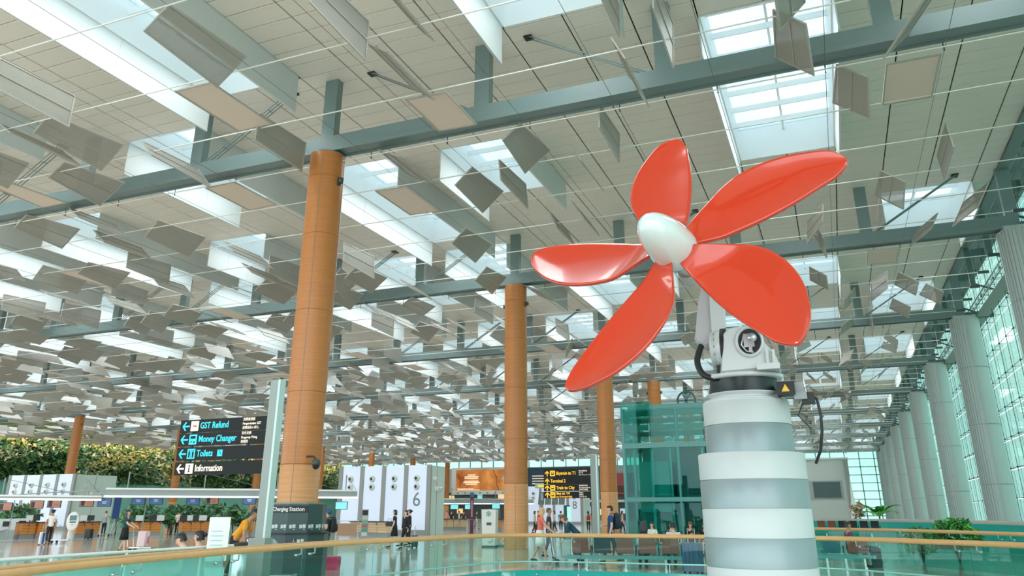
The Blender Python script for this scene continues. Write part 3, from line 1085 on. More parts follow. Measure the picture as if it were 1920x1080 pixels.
m = MB().lathe([(.14, .012), (0, .012)], 24, M=Matrix.Translation((.16, -.42, .74)) @ Matrix.Rotation(pi / 2, 4, 'X') @ Matrix.Scale(1.15, 4, (0, 1, 0)))
m.build('joint_recess', BLACK, rob)
m = MB()
m.box(.10, .22, -.50, -.43, .66, .82)
m.lathe([(.0, .06), (.05, .06), (.055, 0)], 12, M=Matrix.Translation((.2, -.47, .77)) @ Matrix.Rotation(pi / 2, 4, 'X'))
m.box(.15, .19, -.49, -.44, .60, .67)
m.tube([(.1, -.46, .8), (.07, -.46, .7), (.12, -.46, .62), (.2, -.46, .6)], .012, 6)
m.build('joint_motor', CHROME, rob)
m = MB()
for x in (.33, .40):
    m.box(x, x + .03, -.47, -.38, .42, .62)
m.box(.22, .47, -.5, -.40, .39, .46)
m.build('cover_ribs', RWHITE, rob)
m = MB()
Ma = Matrix.Translation((-.15, -.16, .72)) @ Matrix.Rotation(-pi / 2, 4, 'Y')
m.lathe([(.0, -.1), (.25, -.1), (.25, .10), (.22, .11), (.22, .16), (.2, .17), (0, .17)], 32, M=Ma)
m.build('elbow_drum', RWHITE, rob)
MB().lathe([(.255, -.04), (.26, -.03), (.26, .035), (.255, .04)], 32, M=Ma).build('black_band', BLACK, rob)
m = MB()
for k in range(16):
    a = 2 * pi * k / 16
    m.lathe([(0, .015), (.014, .012), (.014, 0)], 6, M=Ma @ Matrix.Translation((.235 * cos(a), .235 * sin(a), .11)))
m.build('bolts', CHROME, rob)
# link arm: broad arm rising behind the blade
arm = [(-.49, .80), (-.52, .88), (-.50, .95), (-.47, 1.15), (-.43, 1.35), (-.36, 1.62), (-.24, 1.78), (-.12, 1.72), (-.10, 1.5), (-.13, 1.2), (-.16, .98), (-.24, .88), (-.29, .79), (-.38, .74)]
casting([(x, z) for x, z in arm], -.22, .02, .05).build('link_arm', RGREY, rob)
casting([(-.29, .88), (-.29, 1.2), (-.27, 1.6), (-.1, 1.66), (-.1, 1.3), (-.12, .92)], -.27, -.20, .015).build('arm_side_plate', RWHITE, rob)
# forearm to the hub
elbow = Vector((-.24, -.1, 1.72))
hubL = HUB - AX * .42 - rob.location
MB().tube([elbow + Vector((0, .45, .1)), elbow, elbow.lerp(hubL, .55), elbow.lerp(hubL, .8)], [.17, .19, .15, .12], 16).build('forearm', RWHITE, rob)
MB().tube([elbow.lerp(hubL, .78), hubL, hubL + AX * .1], [.11, .13, .12], 16).build('wrist', RGREY, rob)
HOSE = [Vector(p) for p in ((-.40, -.14, .86), (-.46, -.18, .74), (-.50, -.22, .58), (-.45, -.26, .43), (-.34, -.29, .36), (-.20, -.30, .36), (-.1, -.3, .41))]
MB().tube([cr(HOSE, k / 24) for k in range(25)], .038, 12).build('black_hose', BLACK, rob)
MB().box(-.26, .0, -.34, -.08, .36, .50).box(-.22, .04, -.36, -.2, .40, .46).build('hose_clamp_block', BLACK, rob)
m = MB().box(.40, .60, -.40, -.18, .03, .18)
m.build('junction_box', BLACK, rob)
wt = MB().prism([(-.045, -.035), (.045, -.035), (0, .05)], .004, Matrix.Translation((.50, -.402, .10)) @ Matrix.Rotation(pi / 2, 4, 'X'))
wt.build('warning_sticker', mat('warning_yellow', (236, 190, 60), .5), rob)
m = MB().box(.58, .72, -.34, -.12, -.02, .06).box(.60, .70, -.30, -.14, .06, .18)
m.build('connector_box', GREYP, rob)
MB().box(.66, .80, -.3, -.1, -.06, .06).build('plug', BLACK, rob)
MB().tube([(.76, -.24, .04), (.82, -.26, -.02), (.84, -.26, -.2), (.83, -.25, -.38), (.79, -.22, -.58), (.72, -.14, -.72)], .017, 8).build('power_cable', BLACK, rob)
MB().tube([(.70, -.2, .12), (.66, -.25, -.06), (.60, -.3, -.2), (.72, -.26, -.35)], .008, 6).build('thin_cable', BLACK, rob)
for ch in [x for x in bpy.data.objects if x.parent == rob]:
    if ch.name.split('.')[0] in ('shoulder_casting', 'motor_block', 'joint_rim', 'joint_recess', 'joint_motor', 'cover_ribs', 'elbow_drum', 'black_band', 'bolts', 'link_arm', 'arm_side_plate', 'hose_clamp_block', 'black_hose'):
        ch.location.z -= .07
# pylon with grey and white bands
BANDW = mat('pylon_white', (190, 199, 198), .42, 0, .12)
BANDG = mat('pylon_grey', (142, 158, 160), .42, .3, .1)
pyl = thing('robot_pylon', 'round banded white and grey pylon carrying the robot arm', 'pylon', RB + Vector((0, 0, -5)))
for r_, z0, z1, mm in ((.505, 7.57, 7.84, BANDW), (.505, 7.24, 7.57, BANDG), (.61, 6.95, 7.245, BANDW), (.61, 6.64, 6.95, BANDG), (.61, 6.33, 6.64, BANDW), (.61, 6.025, 6.33, BANDG), (.61, 5.70, 6.025, BANDW),
                       (.61, 5.38, 5.70, BANDG), (.61, 0, 5.38, BANDW)):
    m = MB().lathe([(0 if r_ > .6 and z1 == 7.245 else r_ - .01, z1), (r_ - .012, z1), (r_, z1 - .01), (r_, z0)], 48)
    m.build('white_band' if mm is BANDW else 'grey_band', mm, pyl)
MB().lathe([(0, 7.85), (.5, 7.85), (.505, 7.83)], 40).build('top_plate', RWHITE, pyl)
# ================================================================== ROUND BALUSTRADE OF THE OPENING
def ring(pts, n):
    """evenly spaced points on the smooth closed or open polyline"""
    P = [Vector((x, y, 0)) for x, y in pts]
    fine = [cr(P, k / 400) for k in range(401)]
    d = [0]
    for a, c in zip(fine[:-1], fine[1:]): d.append(d[-1] + (c - a).length)
    outp = []
    j = 0
    for k in range(n + 1):
        s = d[-1] * k / n
        while j < 399 and d[j + 1] < s: j += 1
        t = (s - d[j]) / max(1e-9, d[j + 1] - d[j])
        outp.append(fine[j].lerp(fine[j + 1], t))
    return outp
def balustrade(name, label, pts, n, z0, z1, zr, gm, milk=(), second=True, kerb=True, fascia=True):
    t = thing(name, label, 'railing', (0, 0, 0))
    P = ring(pts, n * 4)
    up = lambda p, z, off=0: Vector((p.x, p.y, z))
    nor = []
    for k in range(len(P)):
        d = (P[min(k + 1, len(P) - 1)] - P[max(k - 1, 0)]).normalized()
        nor.append(Vector((-d.y, d.x, 0)))      # points out of the opening when the path runs clockwise
    m = MB().tube([up(p, zr) for p in P], .042, 10); m.build('handrail', RAILW, t)
    if second:
        MB().tube([up(p + q * .27, zr + .02) for p, q in zip(P, nor)], .03, 8).build('rear_rail', RAILW, t)
    for k in range(n):
        i0, i1 = 4 * k, 4 * k + 4
        g = MB()
        v = []
        for i in range(i0, i1 + 1):
            p = P[i] + nor[i] * .1
            if i == i0: p = p + (P[i + 1] - P[i]) * .012
            if i == i1: p = p - (P[i] - P[i - 1]) * .012
            v += [up(p, z0), up(p, z1)]
        g.add(v, [(2 * q, 2 * q + 2, 2 * q + 3, 2 * q + 1) for q in range(4)], 0, True)
        pane = g.build('glass_panel', MILKG if k in milk else gm, t)
        e = MB()
        p = P[i1] + nor[i1] * .1
        e.tube([up(p, z0), up(p, z1)], .007, 5)
        e.build('panel_edge', TEALG, pane)
        br_ = MB()
        for i in (i0, i1):
            s_ = 1 if i == i0 else -1
            dd = (P[i0 + 1] - P[i0]).normalized()
            q = P[i] + dd * .22 * s_
            br_.tube([up(q, zr - .03), up(q, zr - .12), up(q + nor[i] * .1, zr - .14)], .014, 6)
            br_.lathe([(0, .02), (.03, .02), (.03, -.02), (0, -.02)], 8, up(q + nor[i] * .1, zr - .14))
        br_.build('rail_bracket', CHROME, t)
    if kerb:
        MB().tube([up(p - q * .12, .46) for p, q in zip(P, nor)], .018, 8).build('kerb_rail', mat('kerb_rail_green', (150, 205, 196), .3, .3), t)
        ps = MB()
        for k in range(0, len(P), 4):
            q = P[k] - nor[k] * .12
            ps.tube([up(q, .2), up(q, .46)], .014, 6)
        ps.build('kerb_post', CHROME, t)
    if fascia:
        f = MB()
        for k in range(len(P) - 1):
            a, c = P[k] - nor[k] * .18, P[k + 1] - nor[k + 1] * .18
            a2, c2 = P[k] - nor[k] * .08, P[k + 1] - nor[k + 1] * .08
            f.add([up(a, -.9), up(c, -.9), up(c, .27), up(a, .27), up(a2, .27), up(c2, .27), up(c2, -.9), up(a2, -.9)], [(0, 1, 2, 3), (3, 2, 5, 4), (4, 5, 6, 7)], 0, True)
        f.build('fascia', TEALF, t)
        s = MB()
        for k in range(2, len(P) - 2, 2):
            d = (P[k + 1] - P[k]).normalized()
            Mx = Matrix.Translation(up(P[k] - nor[k] * .185, .17)) @ Matrix(((d.x, 0, -nor[k].x, 0), (d.y, 0, -nor[k].y, 0), (0, 1, 0, 0), (0, 0, 0, 1)))
            s.lathe([(0, .02), (.03, .018), (.03, 0)], 8, M=Mx)
        s.build('fascia_button', CHROME, t)
    return t
PATH = [(-6.6, 3.4), (-7.05, 4.5), (-7.33, 5.44), (-7.66, 6.32), (-7.95, 7.39), (-8.2, 8.4), (-8.47, 10.4), (-8.66, 13.07), (-8.36, 15.78), (-7.95, 18.3), (-7.2, 19.25), (-5.61, 19.42), (-3.53, 19.38),
        (-.51, 19.34), (1.28, 17.99), (2.8, 16.45), (4.3, 13.6)]
balustrade('glass_balustrade', 'curved glass balustrade with wooden handrail round the opening of the pylon', PATH, 14, .30, 1.0, 1.05, GLASS, (1, 2))
balustrade('glass_balustrade', 'teal glass balustrade with wooden handrail behind the benches at the right', [(-3.0, 31.2), (-.67, 30.14), (2.03, 27.88), (4.21, 24.39), (5.2, 21.5)], 7, .05, 1.0, 1.05, TEALG, (), True, False, False)
# far planter wall at the right, teal glass with a stone ledge
t = thing('planter_wall', 'long teal planter wall with a pale stone ledge before the far glass facade', 'planter', (0, 0, 0))
lp = [(-9.0, 52), (-4, 51), (1.5, 48.5), (5.0, 43), (6.6, 37), (6.9, 32)]
P = ring(lp, 24)
m = MB(); m2 = MB()
for a, c in zip(P[:-1], P[1:]):
    m.add([(a.x, a.y, 0), (c.x, c.y, 0), (c.x, c.y, 1.1), (a.x, a.y, 1.1)], [(0, 1, 2, 3), (3, 2, 1, 0)], 0, True)
    d = (c - a).normalized(); q = Vector((-d.y, d.x, 0)) * .5
    m2.add([(a.x, a.y, 1.1), (c.x, c.y, 1.1), (c.x, c.y, 1.24), (a.x, a.y, 1.24), (a.x + q.x, a.y + q.y, 1.24), (c.x + q.x, c.y + q.y, 1.24)], [(0, 1, 2, 3), (3, 2, 5, 4)], 0, True)
m.build('front', mat('planter_teal', (64, 206, 198), .15, 0, .6), t)
m2.build('ledge', mat('ledge_stone', (176, 178, 168), .4), t)

# ================================================================== PLANTS
def shrub(label, c, w, h, n, size, group, ms=None, seed=1, name='leafy_shrub'):
    t = thing(name, label, 'plant', c, 0, group)
    r_ = random.Random(seed)
    sp_ = []
    for _ in range(n):
        a, rr, zz = r_.uniform(0, 2 * pi), sqrt(r_.random()), r_.random()
        k = rr * w * (1 - .45 * abs(zz - .45) * 2)
        sp_.append((k * cos(a), k * sin(a), .35 * h + zz * .65 * h, size * .5))
    leafy('foliage', sp_, size, ms or LEAF[:2], t, 3, seed=seed)
    b_ = MB()
    for k in range(5):
        a = r_.uniform(0, 6.28)
        b_.tube([(0, 0, 0), (.15 * w * cos(a), .15 * w * sin(a), h * .4), (.5 * w * cos(a), .5 * w * sin(a), h * .8)], [.03, .02, .01], 5)
    b_.build('stem', mat('bark', (92, 74, 54), .8), t)
    return t
BRIGHT = [mat('leaf_bright', (62, 158, 66), .45), mat('leaf_fresh', (104, 190, 84), .45), LEAF[1]]
shrub('round bright green tree behind the teal glass at the right', (3.4, 31.2, 0), .85, 1.32, 620, .085, None, BRIGHT, 5, 'small_tree')
shrub('lower bright green bush left of the round tree behind the teal glass', (2.3, 31.0, 0), .7, 1.05, 380, .08, None, BRIGHT, 6, 'small_tree')
def fronds(label, c, n, L, group, seed, name='palm_plant', m=None):
    t = thing(name, label, 'plant', c, 0, group)
    r_ = random.Random(seed)
    for k in range(n):
        a = 2 * pi * k / n + r_.uniform(-.2, .2)
        l = L * r_.uniform(.75, 1.1)
        up_ = r_.uniform(.5, 1.0)
        b_ = MB()
        v = []
        for q in range(7):
            s = q / 6
            x = l * s * cos(a) * .85
            y = l * s * sin(a) * .85
            z = l * (up_ * s - .55 * s * s)
            w = .17 * L * sin(pi * min(1, s * .93 + .05)) * .9
            v += [(x - sin(a) * w, y + cos(a) * w, z + w * .25), (x, y, z - .01), (x + sin(a) * w, y - cos(a) * w, z + w * .25)]
        f = []
        for q in range(6):
            f += [(3 * q, 3 * q + 1, 3 * q + 4, 3 * q + 3), (3 * q + 1, 3 * q + 2, 3 * q + 5, 3 * q + 4)]
        b_.add(v, f, 0, True)
        b_.build('frond', m or BRIGHT[k % 2], t)
    MB().tube([(0, 0, -c[2]), (0, 0, .15)], [.06, .05], 8).build('trunk', mat('bark', (92, 74, 54), .8), t)
    return t
p = at(1648, 962, 60)
fronds('broad leaved green palm above the stone ledge at the far right', (p.x, p.y, 1.3), 13, 1.9, None, 4)
p = at(1612, 962, 62)
shrub('pink flowering clump beside the palm on the far ledge', (p.x, p.y, .9), .5, 1.3, 60, .16, None, [mat('petal_pink', (232, 178, 170), .5), LEAF[0]], 9, 'flower_clump')
t = thing('white_sail_ornament', 'slim white pointed ornament left of the far palm', 'ornament', (at(1603, 966, 70).x, at(1603, 966, 70).y, 0))
MB().lathe([(.4, 0), (.35, 1.0), (.3, 1.3), (.12, 2.6), (.02, 4.2), (0, 4.3)], 12).build('cone', WHITE, t)
lb = 0
for px, d in ((4, 70), (22, 74), (-12, 68), (222, 62), (300, 58), (325, 60), (362, 62), (420, 60), (470, 62), (385, 64), (250, 62), (500, 66)):
    p = at(px, 960, d + 7)
    lb += 1
    fronds('%sbig leaved indoor plant behind the wooden counters' % NUM[lb - 1], (p.x, p.y, .9), 11, 1.3, 'plants behind the check-in counters', 20 + lb, 'indoor_plant', [BRIGHT[0], LEAF[0], LEAF[4]][lb % 3])
    shrub('%sdense green bush behind the wooden counters' % NUM[lb - 1], (p.x - 1.2, p.y + 2.6, 0), 1.0, 2.0, 70, .26, 'bushes behind the check-in counters', [LEAF[0], LEAF[1], LEAF[4]], lb)

# ================================================================== CHECK-IN ISLANDS
PANW = glow('backlit_white', (208, 219, 238), .22)
NOZ = mat('nozzle_white', (224, 228, 224), .4)
NUMG = mat('number_grey', (128, 138, 142), .5)
def tower(label, x1, y0, n, pw_, depth, h, digit=None, side_noz=3):
    """front faces -Y; x1 is its right corner"""
    W = n * pw_
    t = thing('check_in_tower', label, 'tower', (x1, y0, 0))
    m = MB().box(-W, 0, .12, depth, 0, h - .02)
    m.build('core', mat('tower_side', (196, 216, 210), .35), t)
    MB().box(-W - .06, .02, -.05, .14, 0, .35).build('plinth', GREYP, t)
    for k in range(n):
        x = -W + pw_ * k
        MB().box(x + .18, x + pw_ - .18, -.02, .1, .35, h).build('backlit_panel', PANW, t)
        for z in (h - .95, h - 1.55):
            Mx = Matrix.Translation((x + pw_ * .48, -.02, z)) @ Matrix.Rotation(pi / 2, 4, 'X')
            nz_ = MB().lathe([(.26, 0), (.26, .03), (.17, .05), (.17, .22), (.13, .24), (.12, .12)], 18, M=Mx)
            o = nz_.build('air_nozzle', NOZ, t)
            MB().lathe([(.125, .14), (0, .14)], 14, M=Mx).build('opening', BLACK, o)
    for k in range(n + 1):
        x = -W + pw_ * k
        MB().box(x - .17, x + .17, -.08, .12, 0, h + .02).build('grey_post', mat('post_grey', (150, 152, 150), .5), t)
    for q in range(side_noz):
        Mx = Matrix.Translation((0, depth * (.3 + .35 * (q % 2) + .15 * (q // 2)), h - 1.0 - .7 * (q > 0))) @ Matrix.Rotation(pi / 2, 4, 'Y')
        MB().lathe([(.2, 0), (.17, .03), (.16, .3), (.12, .32), (.11, .2), (0, .2)], 14, M=Mx).build('air_nozzle', NOZ, t)
    for y in (depth * .5,):
        MB().box(0, .02, y - .02, y + .02, 0, h).build('side_joint', GREYP, t)
    if digit:
        lettering(t, digit, 1.45, (-pw_ * .5, -.045, 2.45), NUMG, align='CENTER', name='number')
    return t
tower('white check-in tower with the grey number 6', -28.5, 53.8, 4, 1.95, 2.6, 4.95, '6')
tower('white check-in tower at the far left before the planted wall', -66.1, 54.4, 4, 2.15, 4.8, 4.95)
tower('white check-in tower with the grey number 8, half hidden by the yellow sign', -33.0, 107.0, 5, 2.0, 4, 5.0, '8')
# canopies with light tubes and hanging screens
def canopy(label, a, c, z, w=.55, h=.38):
    d = (c - a); L = d.length
    t = thing('counter_canopy', label, 'canopy', (a.x, a.y, z), atan2(d.y, d.x))
    MB().box(0, L, -w, w, 0, h).build('beam', GREYP, t)
    MB().box(0, L, -w - .05, -w, h - .07, h + .02).build('white_edge', WHITE, t)
    MB().tube([(0, -w - .25, -.05), (L, -w - .25, -.05)], .05, 8).build('light_tube', glow('tube_light', (235, 245, 245), .7), t)
    k = 1.0
    while k < L:
        MB().box(k - .03, k + .03, -.03, .03, h, h + .9).build('support_rod', GREYP, t)
        MB().tube([(k, 0, h + .85), (min(L, k + 3.6), 0, h + .05)], .012, 5).build('stay_cable', WIRE, t)
        k += 4
    return t
canopy('long grey counter canopy with a light tube left of the number 6 tower', at(200, 925, 50), at(668, 916, 50), 2.45)
canopy('grey canopy and light tube at the far left edge', at(-40, 938, 52), at(190, 930, 52), 2.3, .2, .16)
canopy('long grey counter canopy between the number 6 tower and the middle column', at(826, 940, 74), at(1000, 938, 74), 2.35)
SCR = {0: glow('screen_photo', (150, 110, 96), .35), 1: glow('screen_navy', (44, 78, 120), .5), 2: glow('screen_teal', (120, 200, 205), .6)}
SCRP = []
SHADE = ['brown', 'dark blue', 'pale teal']
k = 0
for px, py, d, kind in ((10, 950, 56, 0), (69, 946, 55, 0), (102, 944, 54, 0), (163, 942, 53, 0), (196, 942, 52, 1), (260, 939, 51, 1), (293, 938, 50, 1), (362, 939, 50, 1), (398, 938, 50, 0), (468, 938, 49, 1),
                        (852, 950, 73, 2), (879, 950, 73, 2), (930, 949, 73, 2), (640, 948, 50, 2)):
    p = at(px, py, d)
    k += 1
    lab = ['leftmost', 'second from the left', 'third from the left', 'fourth, over the airline kiosk', 'fifth, right of the kiosk', 'sixth, above the woman with the trolley', 'seventh, above the woman with the trolley', 'eighth, below the black sign',
           'ninth, below the black sign', 'tenth, left of the sign post', 'left one near the purple banner', 'right behind the purple banner', 'left of the middle column', 'beside the number 6 tower'][k - 1]
    t = thing('hanging_screen', '%s hanging screen over the counters, %s' % (SHADE[kind], lab), 'screen', p, atan2(-p.x, p.y) * .6)
    MB().box(-.37, .37, -.03, .05, -.23, .23).build('casing', BLACK, t)
    MB().box(-.34, .34, -.034, -.03, -.2, .2).build('display', SCR[kind], t)
    if kind == 1:
        MB().box(-.14, .14, -.038, -.034, .02, .06).box(-.1, .1, -.038, -.034, -.06, -.02).build('display_text', WHITE, t)
    if kind == 0:
        MB().box(-.3, -.1, -.038, -.034, -.18, .15).build('display_figure', mat('figure_dark', (60, 50, 50), .5), t)
        MB().box(.0, .25, -.038, -.034, -.15, .0).build('display_patch', mat('figure_orange', (196, 120, 84), .5), t)
    MB().tube([(0, .02, .23), (0, .02, .62)], .02, 6).build('hanger_rod', GREYP, t)
    SCRP.append(p + Vector((0, .02, .62)))
for lab, ps in (('thin grey rail the left row of counter screens hangs from', SCRP[:10]), ('thin grey rail the screens near the purple banner hang from', SCRP[10:13])):
    t = thing('screen_rail', lab, 'rail', (0, 0, 0))
    MB().tube(ps, .035, 6).build('rail', GREYP, t)
    for p in (ps[0], ps[len(ps) // 2], ps[-1]):
        q = p + Vector((.25, .3, 0))
        MB().tube([p, q, (q.x, q.y, 0)], .03, 6).build('rail_post', GREYP, t)
# wooden counters
def counter(label, p, ang, n, w=1.5, wood=None, h=1.0):
    t = thing('check_in_counter', label, 'counter', (p.x, p.y, 0), ang, None)
    for k in range(n):
        x = w * k
        f = MB().box(x + .02, x + w * .98, 0, .7, .28, h - .06).build('wood_front', wood or CWOOD, t)
        for z in (.44, .6, .76):
            MB().box(x + .02, x + w * .98, -.006, .0, z, z + .012).build('groove', BLACK, f)
        MB().box(x + w * .86, x + w * .92, -.02, 0, h - .22, h - .12).build('handle', BLACK, f)
    MB().box(0, w * n, .06, .64, 0, .28).build('plinth', GREYP, t)
    MB().box(-.04, w * n + .04, -.08, .78, h - .06, h).build('worktop', BLACK, t)
    return t
def place_counter(label, px0, py0, px1, py1, n, wood=None, h=1.0):
    a, c = floor_at(px0, py0), floor_at(px1, py1)
    d = c - a
    return counter(label, a, atan2(d.y, d.x), n, d.length / n, wood, h)
place_counter('wooden check-in counter left of the pilot', 36, 1011, 64, 1010, 2)
place_counter('wooden check-in counter behind the pilot', 72, 1010, 100, 1009, 2)
place_counter('wooden check-in counter right of the airline kiosk', 140, 1009, 184, 1007, 3)
place_counter('wooden check-in counter behind the woman in black', 238, 1006, 300, 1005, 3)
place_counter('wooden check-in counter left of the white notice board', 338, 1004, 392, 1003, 3)
place_counter('wooden check-in counter behind the man in yellow', 455, 1003, 484, 1002.5, 2)
place_counter('pale wooden counter in front of the number 6 tower', 655, 1005.5, 724, 1007.5, 4, PALEW)
place_counter('pale wooden counter right of the number 6 tower', 826, 994, 874, 994, 4, PALEW)
place_counter('wooden counter right of the recycling cabinet', 926, 997, 941, 997, 1)
# clutter on the counters
for k, (px, py, d) in enumerate(((56, 977, 57), (66, 978, 57), (157, 977, 54), (168, 978, 54), (262, 974, 52), (287, 975, 52), (300, 975, 52), (345, 972, 52), (357, 971, 52), (366, 974, 52), (380, 974, 52))):
    p = at(px, py, d)
    t = thing('counter_monitor', 'small monitor with a flower pot on the wooden counters', 'monitor', (p.x, p.y, 1.0), atan2(-p.x, p.y), 'monitors on the check-in counters')
    MB().box(-.22, .22, -.03, .03, .12, .42).build('display', BLACK if k % 2 else LGREY, t)
    MB().box(-.04, .04, -.02, .02, 0, .13).box(-.12, .12, -.09, .09, 0, .02).build('stand', BLACK, t)
# grey seats and baggage machines on the left
for k, (px, py) in enumerate(((6, 1012), (36, 1009))):
    p = floor_at(px, py)
    t = thing('baggage_machine', ['grey self bag drop machine at the left edge', 'white self bag drop machine left of the first wooden counter'][k], 'machine', p, atan2(-p.x, p.y))
    MB().box(-.5, .5, 0, .7, 0, .55).build('belt_base', GREYP, t)
    MB().box(-.5, .5, .6, .9, 0, 1.2).build('back_unit', LGREY, t)
    MB().box(-.2, .2, .56, .6, .75, 1.05).build('display', BLACK, t)
    MB().tube([(-.7, -1.6, .05), (-.3, -.2, .5), (.1, .2, .6)], .04, 6).build('guide_rail', CHROME, t)
# blue floor strip by the counters
a, c = floor_at(0, 1017), floor_at(400, 1006)
d = (c - a).normalized(); q = Vector((-d.y, d.x, 0)) * .35
o = MB().add([a + Vector((0, 0, .004)), c + Vector((0, 0, .004)), c + q + Vector((0, 0, .004)), a + q + Vector((0, 0, .004))], [(0, 1, 2, 3)]).build('trim_5', mat('blue_strip', (52, 92, 150), .4))
tag(o, 'blue strip in the floor before the counters', None, None, 'structure')

# ================================================================== SIGNS
SIGNB = mat('sign_black', (24, 27, 26), .55, spec=.25)
CYAN = glow('sign_cyan', (40, 196, 226), .5)
CREAM = glow('sign_cream', (244, 226, 206), .5)
AMBER = glow('sign_amber', (244, 178, 30), .6)
POSTM = mat('sign_post_grey', (142, 152, 146), .4, .1)
def arrow(parent, x, z, s, m, up=False):
    w = .17 * s
    if up:
        polys = [[(-w / 2, -.5 * s), (w / 2, -.5 * s), (w / 2, .3 * s), (-w / 2, .3 * s)], [(0, .5 * s), (-.45 * s, .05 * s), (-.45 * s, -.16 * s), (0, .27 * s)], [(0, .5 * s), (0, .27 * s), (.45 * s, -.16 * s), (.45 * s, .05 * s)]]
    else:
        polys = [[(-.4 * s, -w / 2), (.5 * s, -w / 2), (.5 * s, w / 2), (-.4 * s, w / 2)], [(-.5 * s, 0), (-.1 * s, .46 * s), (.1 * s, .46 * s), (-.28 * s, 0)], [(-.5 * s, 0), (-.28 * s, 0), (.1 * s, -.46 * s), (-.1 * s, -.46 * s)]]
    b_ = MB()
    for p_ in polys:
        b_.prism(p_, .003, Matrix.Translation((x, -.042, z)) @ Matrix.Rotation(pi / 2, 4, 'X'))
    return b_.build('arrow', m, parent)
def picto(parent, x, z, s, m, kind):
    MB().box(x - s / 2, x + s / 2, -.045, -.04, z - s / 2, z + s / 2).build('pictogram', m, parent)
    b_ = MB()
    y0, y1 = -.049, -.045
    def bx(a, c, e, g): b_.box(x + a * s, x + c * s, y0, y1, z + e * s, z + g * s)
    def disc(cx_, cz_, r_): b_.prism([(r_ * s * cos(2 * pi * k / 12), r_ * s * sin(2 * pi * k / 12)) for k in range(12)], .004, Matrix.Translation((x + cx_ * s, -.045, z + cz_ * s)) @ Matrix.Rotation(pi / 2, 4, 'X'))
    if kind == 'info':
        disc(0, .27, .1); bx(-.14, .08, .06, .13); bx(-.06, .08, -.3, .13); bx(-.15, .17, -.36, -.28)
    elif kind == 'toilet':
        for cx_ in (-.24, .24):
            disc(cx_, .3, .08); bx(cx_ - .11, cx_ + .11, -.08, .2); bx(cx_ - .09, cx_ - .01, -.38, -.08); bx(cx_ + .01, cx_ + .09, -.38, -.08)
        bx(-.015, .015, -.45, .45)
    elif kind == 'money':
        bx(-.32, .32, .08, .34); disc(-.2, -.22, .09); disc(.18, -.26, .1)
    elif kind == 'wheel':
        disc(.0, .3, .08); bx(-.04, .04, 0, .24); bx(-.04, .2, -.04, .03); bx(.14, .2, -.26, 0)
    elif kind == 'refund':
        bx(-.3, .3, -.1, -.04); disc(-.1, .03, .12); disc(.16, .0, .13)
    elif kind == 'train':
        bx(-.3, .3, -.22, .28); bx(-.2, -.1, -.34, -.22); bx(.1, .2, -.34, -.22)
    o = b_.build('pictogram_mark', {'refund': mat('mark_orange', (226, 140, 96), .5)}.get(kind, SIGNB), parent)
    if kind == 'train':
        MB().box(x - .22 * s, x + .22 * s, -.052, -.049, z - .02 * s, z + .2 * s).build('pictogram_window', m, parent)
    return o
S1 = Vector((-10.72, 13.17, 0))
t = thing('direction_sign', 'black four board direction sign left of the thick column, blue and white lettering', 'sign', S1)
W1 = 2.34
pm = MB().box(-.03, .17, -.06, .1, 0, 4.2)
pm.build('post', POSTM, t)
MB().box(.17, .22, -.07, .11, 0, 4.2).build('post_edge', mat('post_light_edge', (188, 206, 202), .3, .2), t)
MB().box(-.14, .26, -.1, .14, 0, 1.12).build('post_plinth', POSTM, t)
rows1 = [(3.335, CYAN, 'refund', 'GST Refund', ['消費稅退款', 'Pengembalian GST', '消費税払い戻し']), (3.055, CYAN, 'money', 'Money Changer', ['货币兑换', 'Pengurup Wang', '両替所']),
         (2.76, CYAN, 'toilet', 'Toilets', None), (2.46, CREAM, 'info', 'Information', None)]
for k, (z, m_, pk, tx, small) in enumerate(rows1):
    bd = MB().box(-W1, -.03, -.04, .04, z - .13, z + .135).build('sign_board', SIGNB, t)
    arrow(bd, -W1 + .16, z, .2, m_)
    picto(bd, -W1 + .40, z, .205, CREAM if pk == 'refund' else m_, pk)
    lettering(bd, tx, .185, (-W1 + .55, -.041, z + .0), m_, bold=.003, sx=.84)
    if pk == 'toilet':
        picto(bd, -W1 + 1.17, z, .13, m_, 'wheel')
    if small:
        for q, s_ in enumerate(small):
            lettering(bd, s_, .07, (-W1 + 1.68, -.041, z + .085 - .085 * q), CREAM, name='small_lettering', sx=.9)
    for xx in (-W1 + .35, -.5):
        MB().box(xx - .03, xx + .03, -.02, .02, z - .17, z - .13).build('spacer', BLACK, bd)
S2 = Vector((-9.02, 30.68, 0))
t = thing('direction_sign', 'black four board direction sign beyond the middle column, amber lettering and up arrows', 'sign', S2)
MB().box(-.02, .2, -.08, .12, 0, 3.75).build('post', POSTM, t)
MB().box(.2, .26, -.08, .12, 0, 3.75).build('post_edge', mat('post_light_edge', (188, 206, 202), .3, .2), t)
W2 = 2.0
rows2 = [(3.06, 'Skytrain to T1', 1, ['乘坐高架列车', '到一号', 'スカイトレイン T1']), (2.70, 'Terminal 2', 0, None), (2.44, 'Train to City', 1, ['乘地铁往市区', 'Keretapi ke Bandar', '市内行き電車']), (2.22, 'Bus to T4', 1, ['乘巴士', '到四号', 'T4 行きバス'])]
zs2 = [3.04, 2.74, 2.47, 2.255]
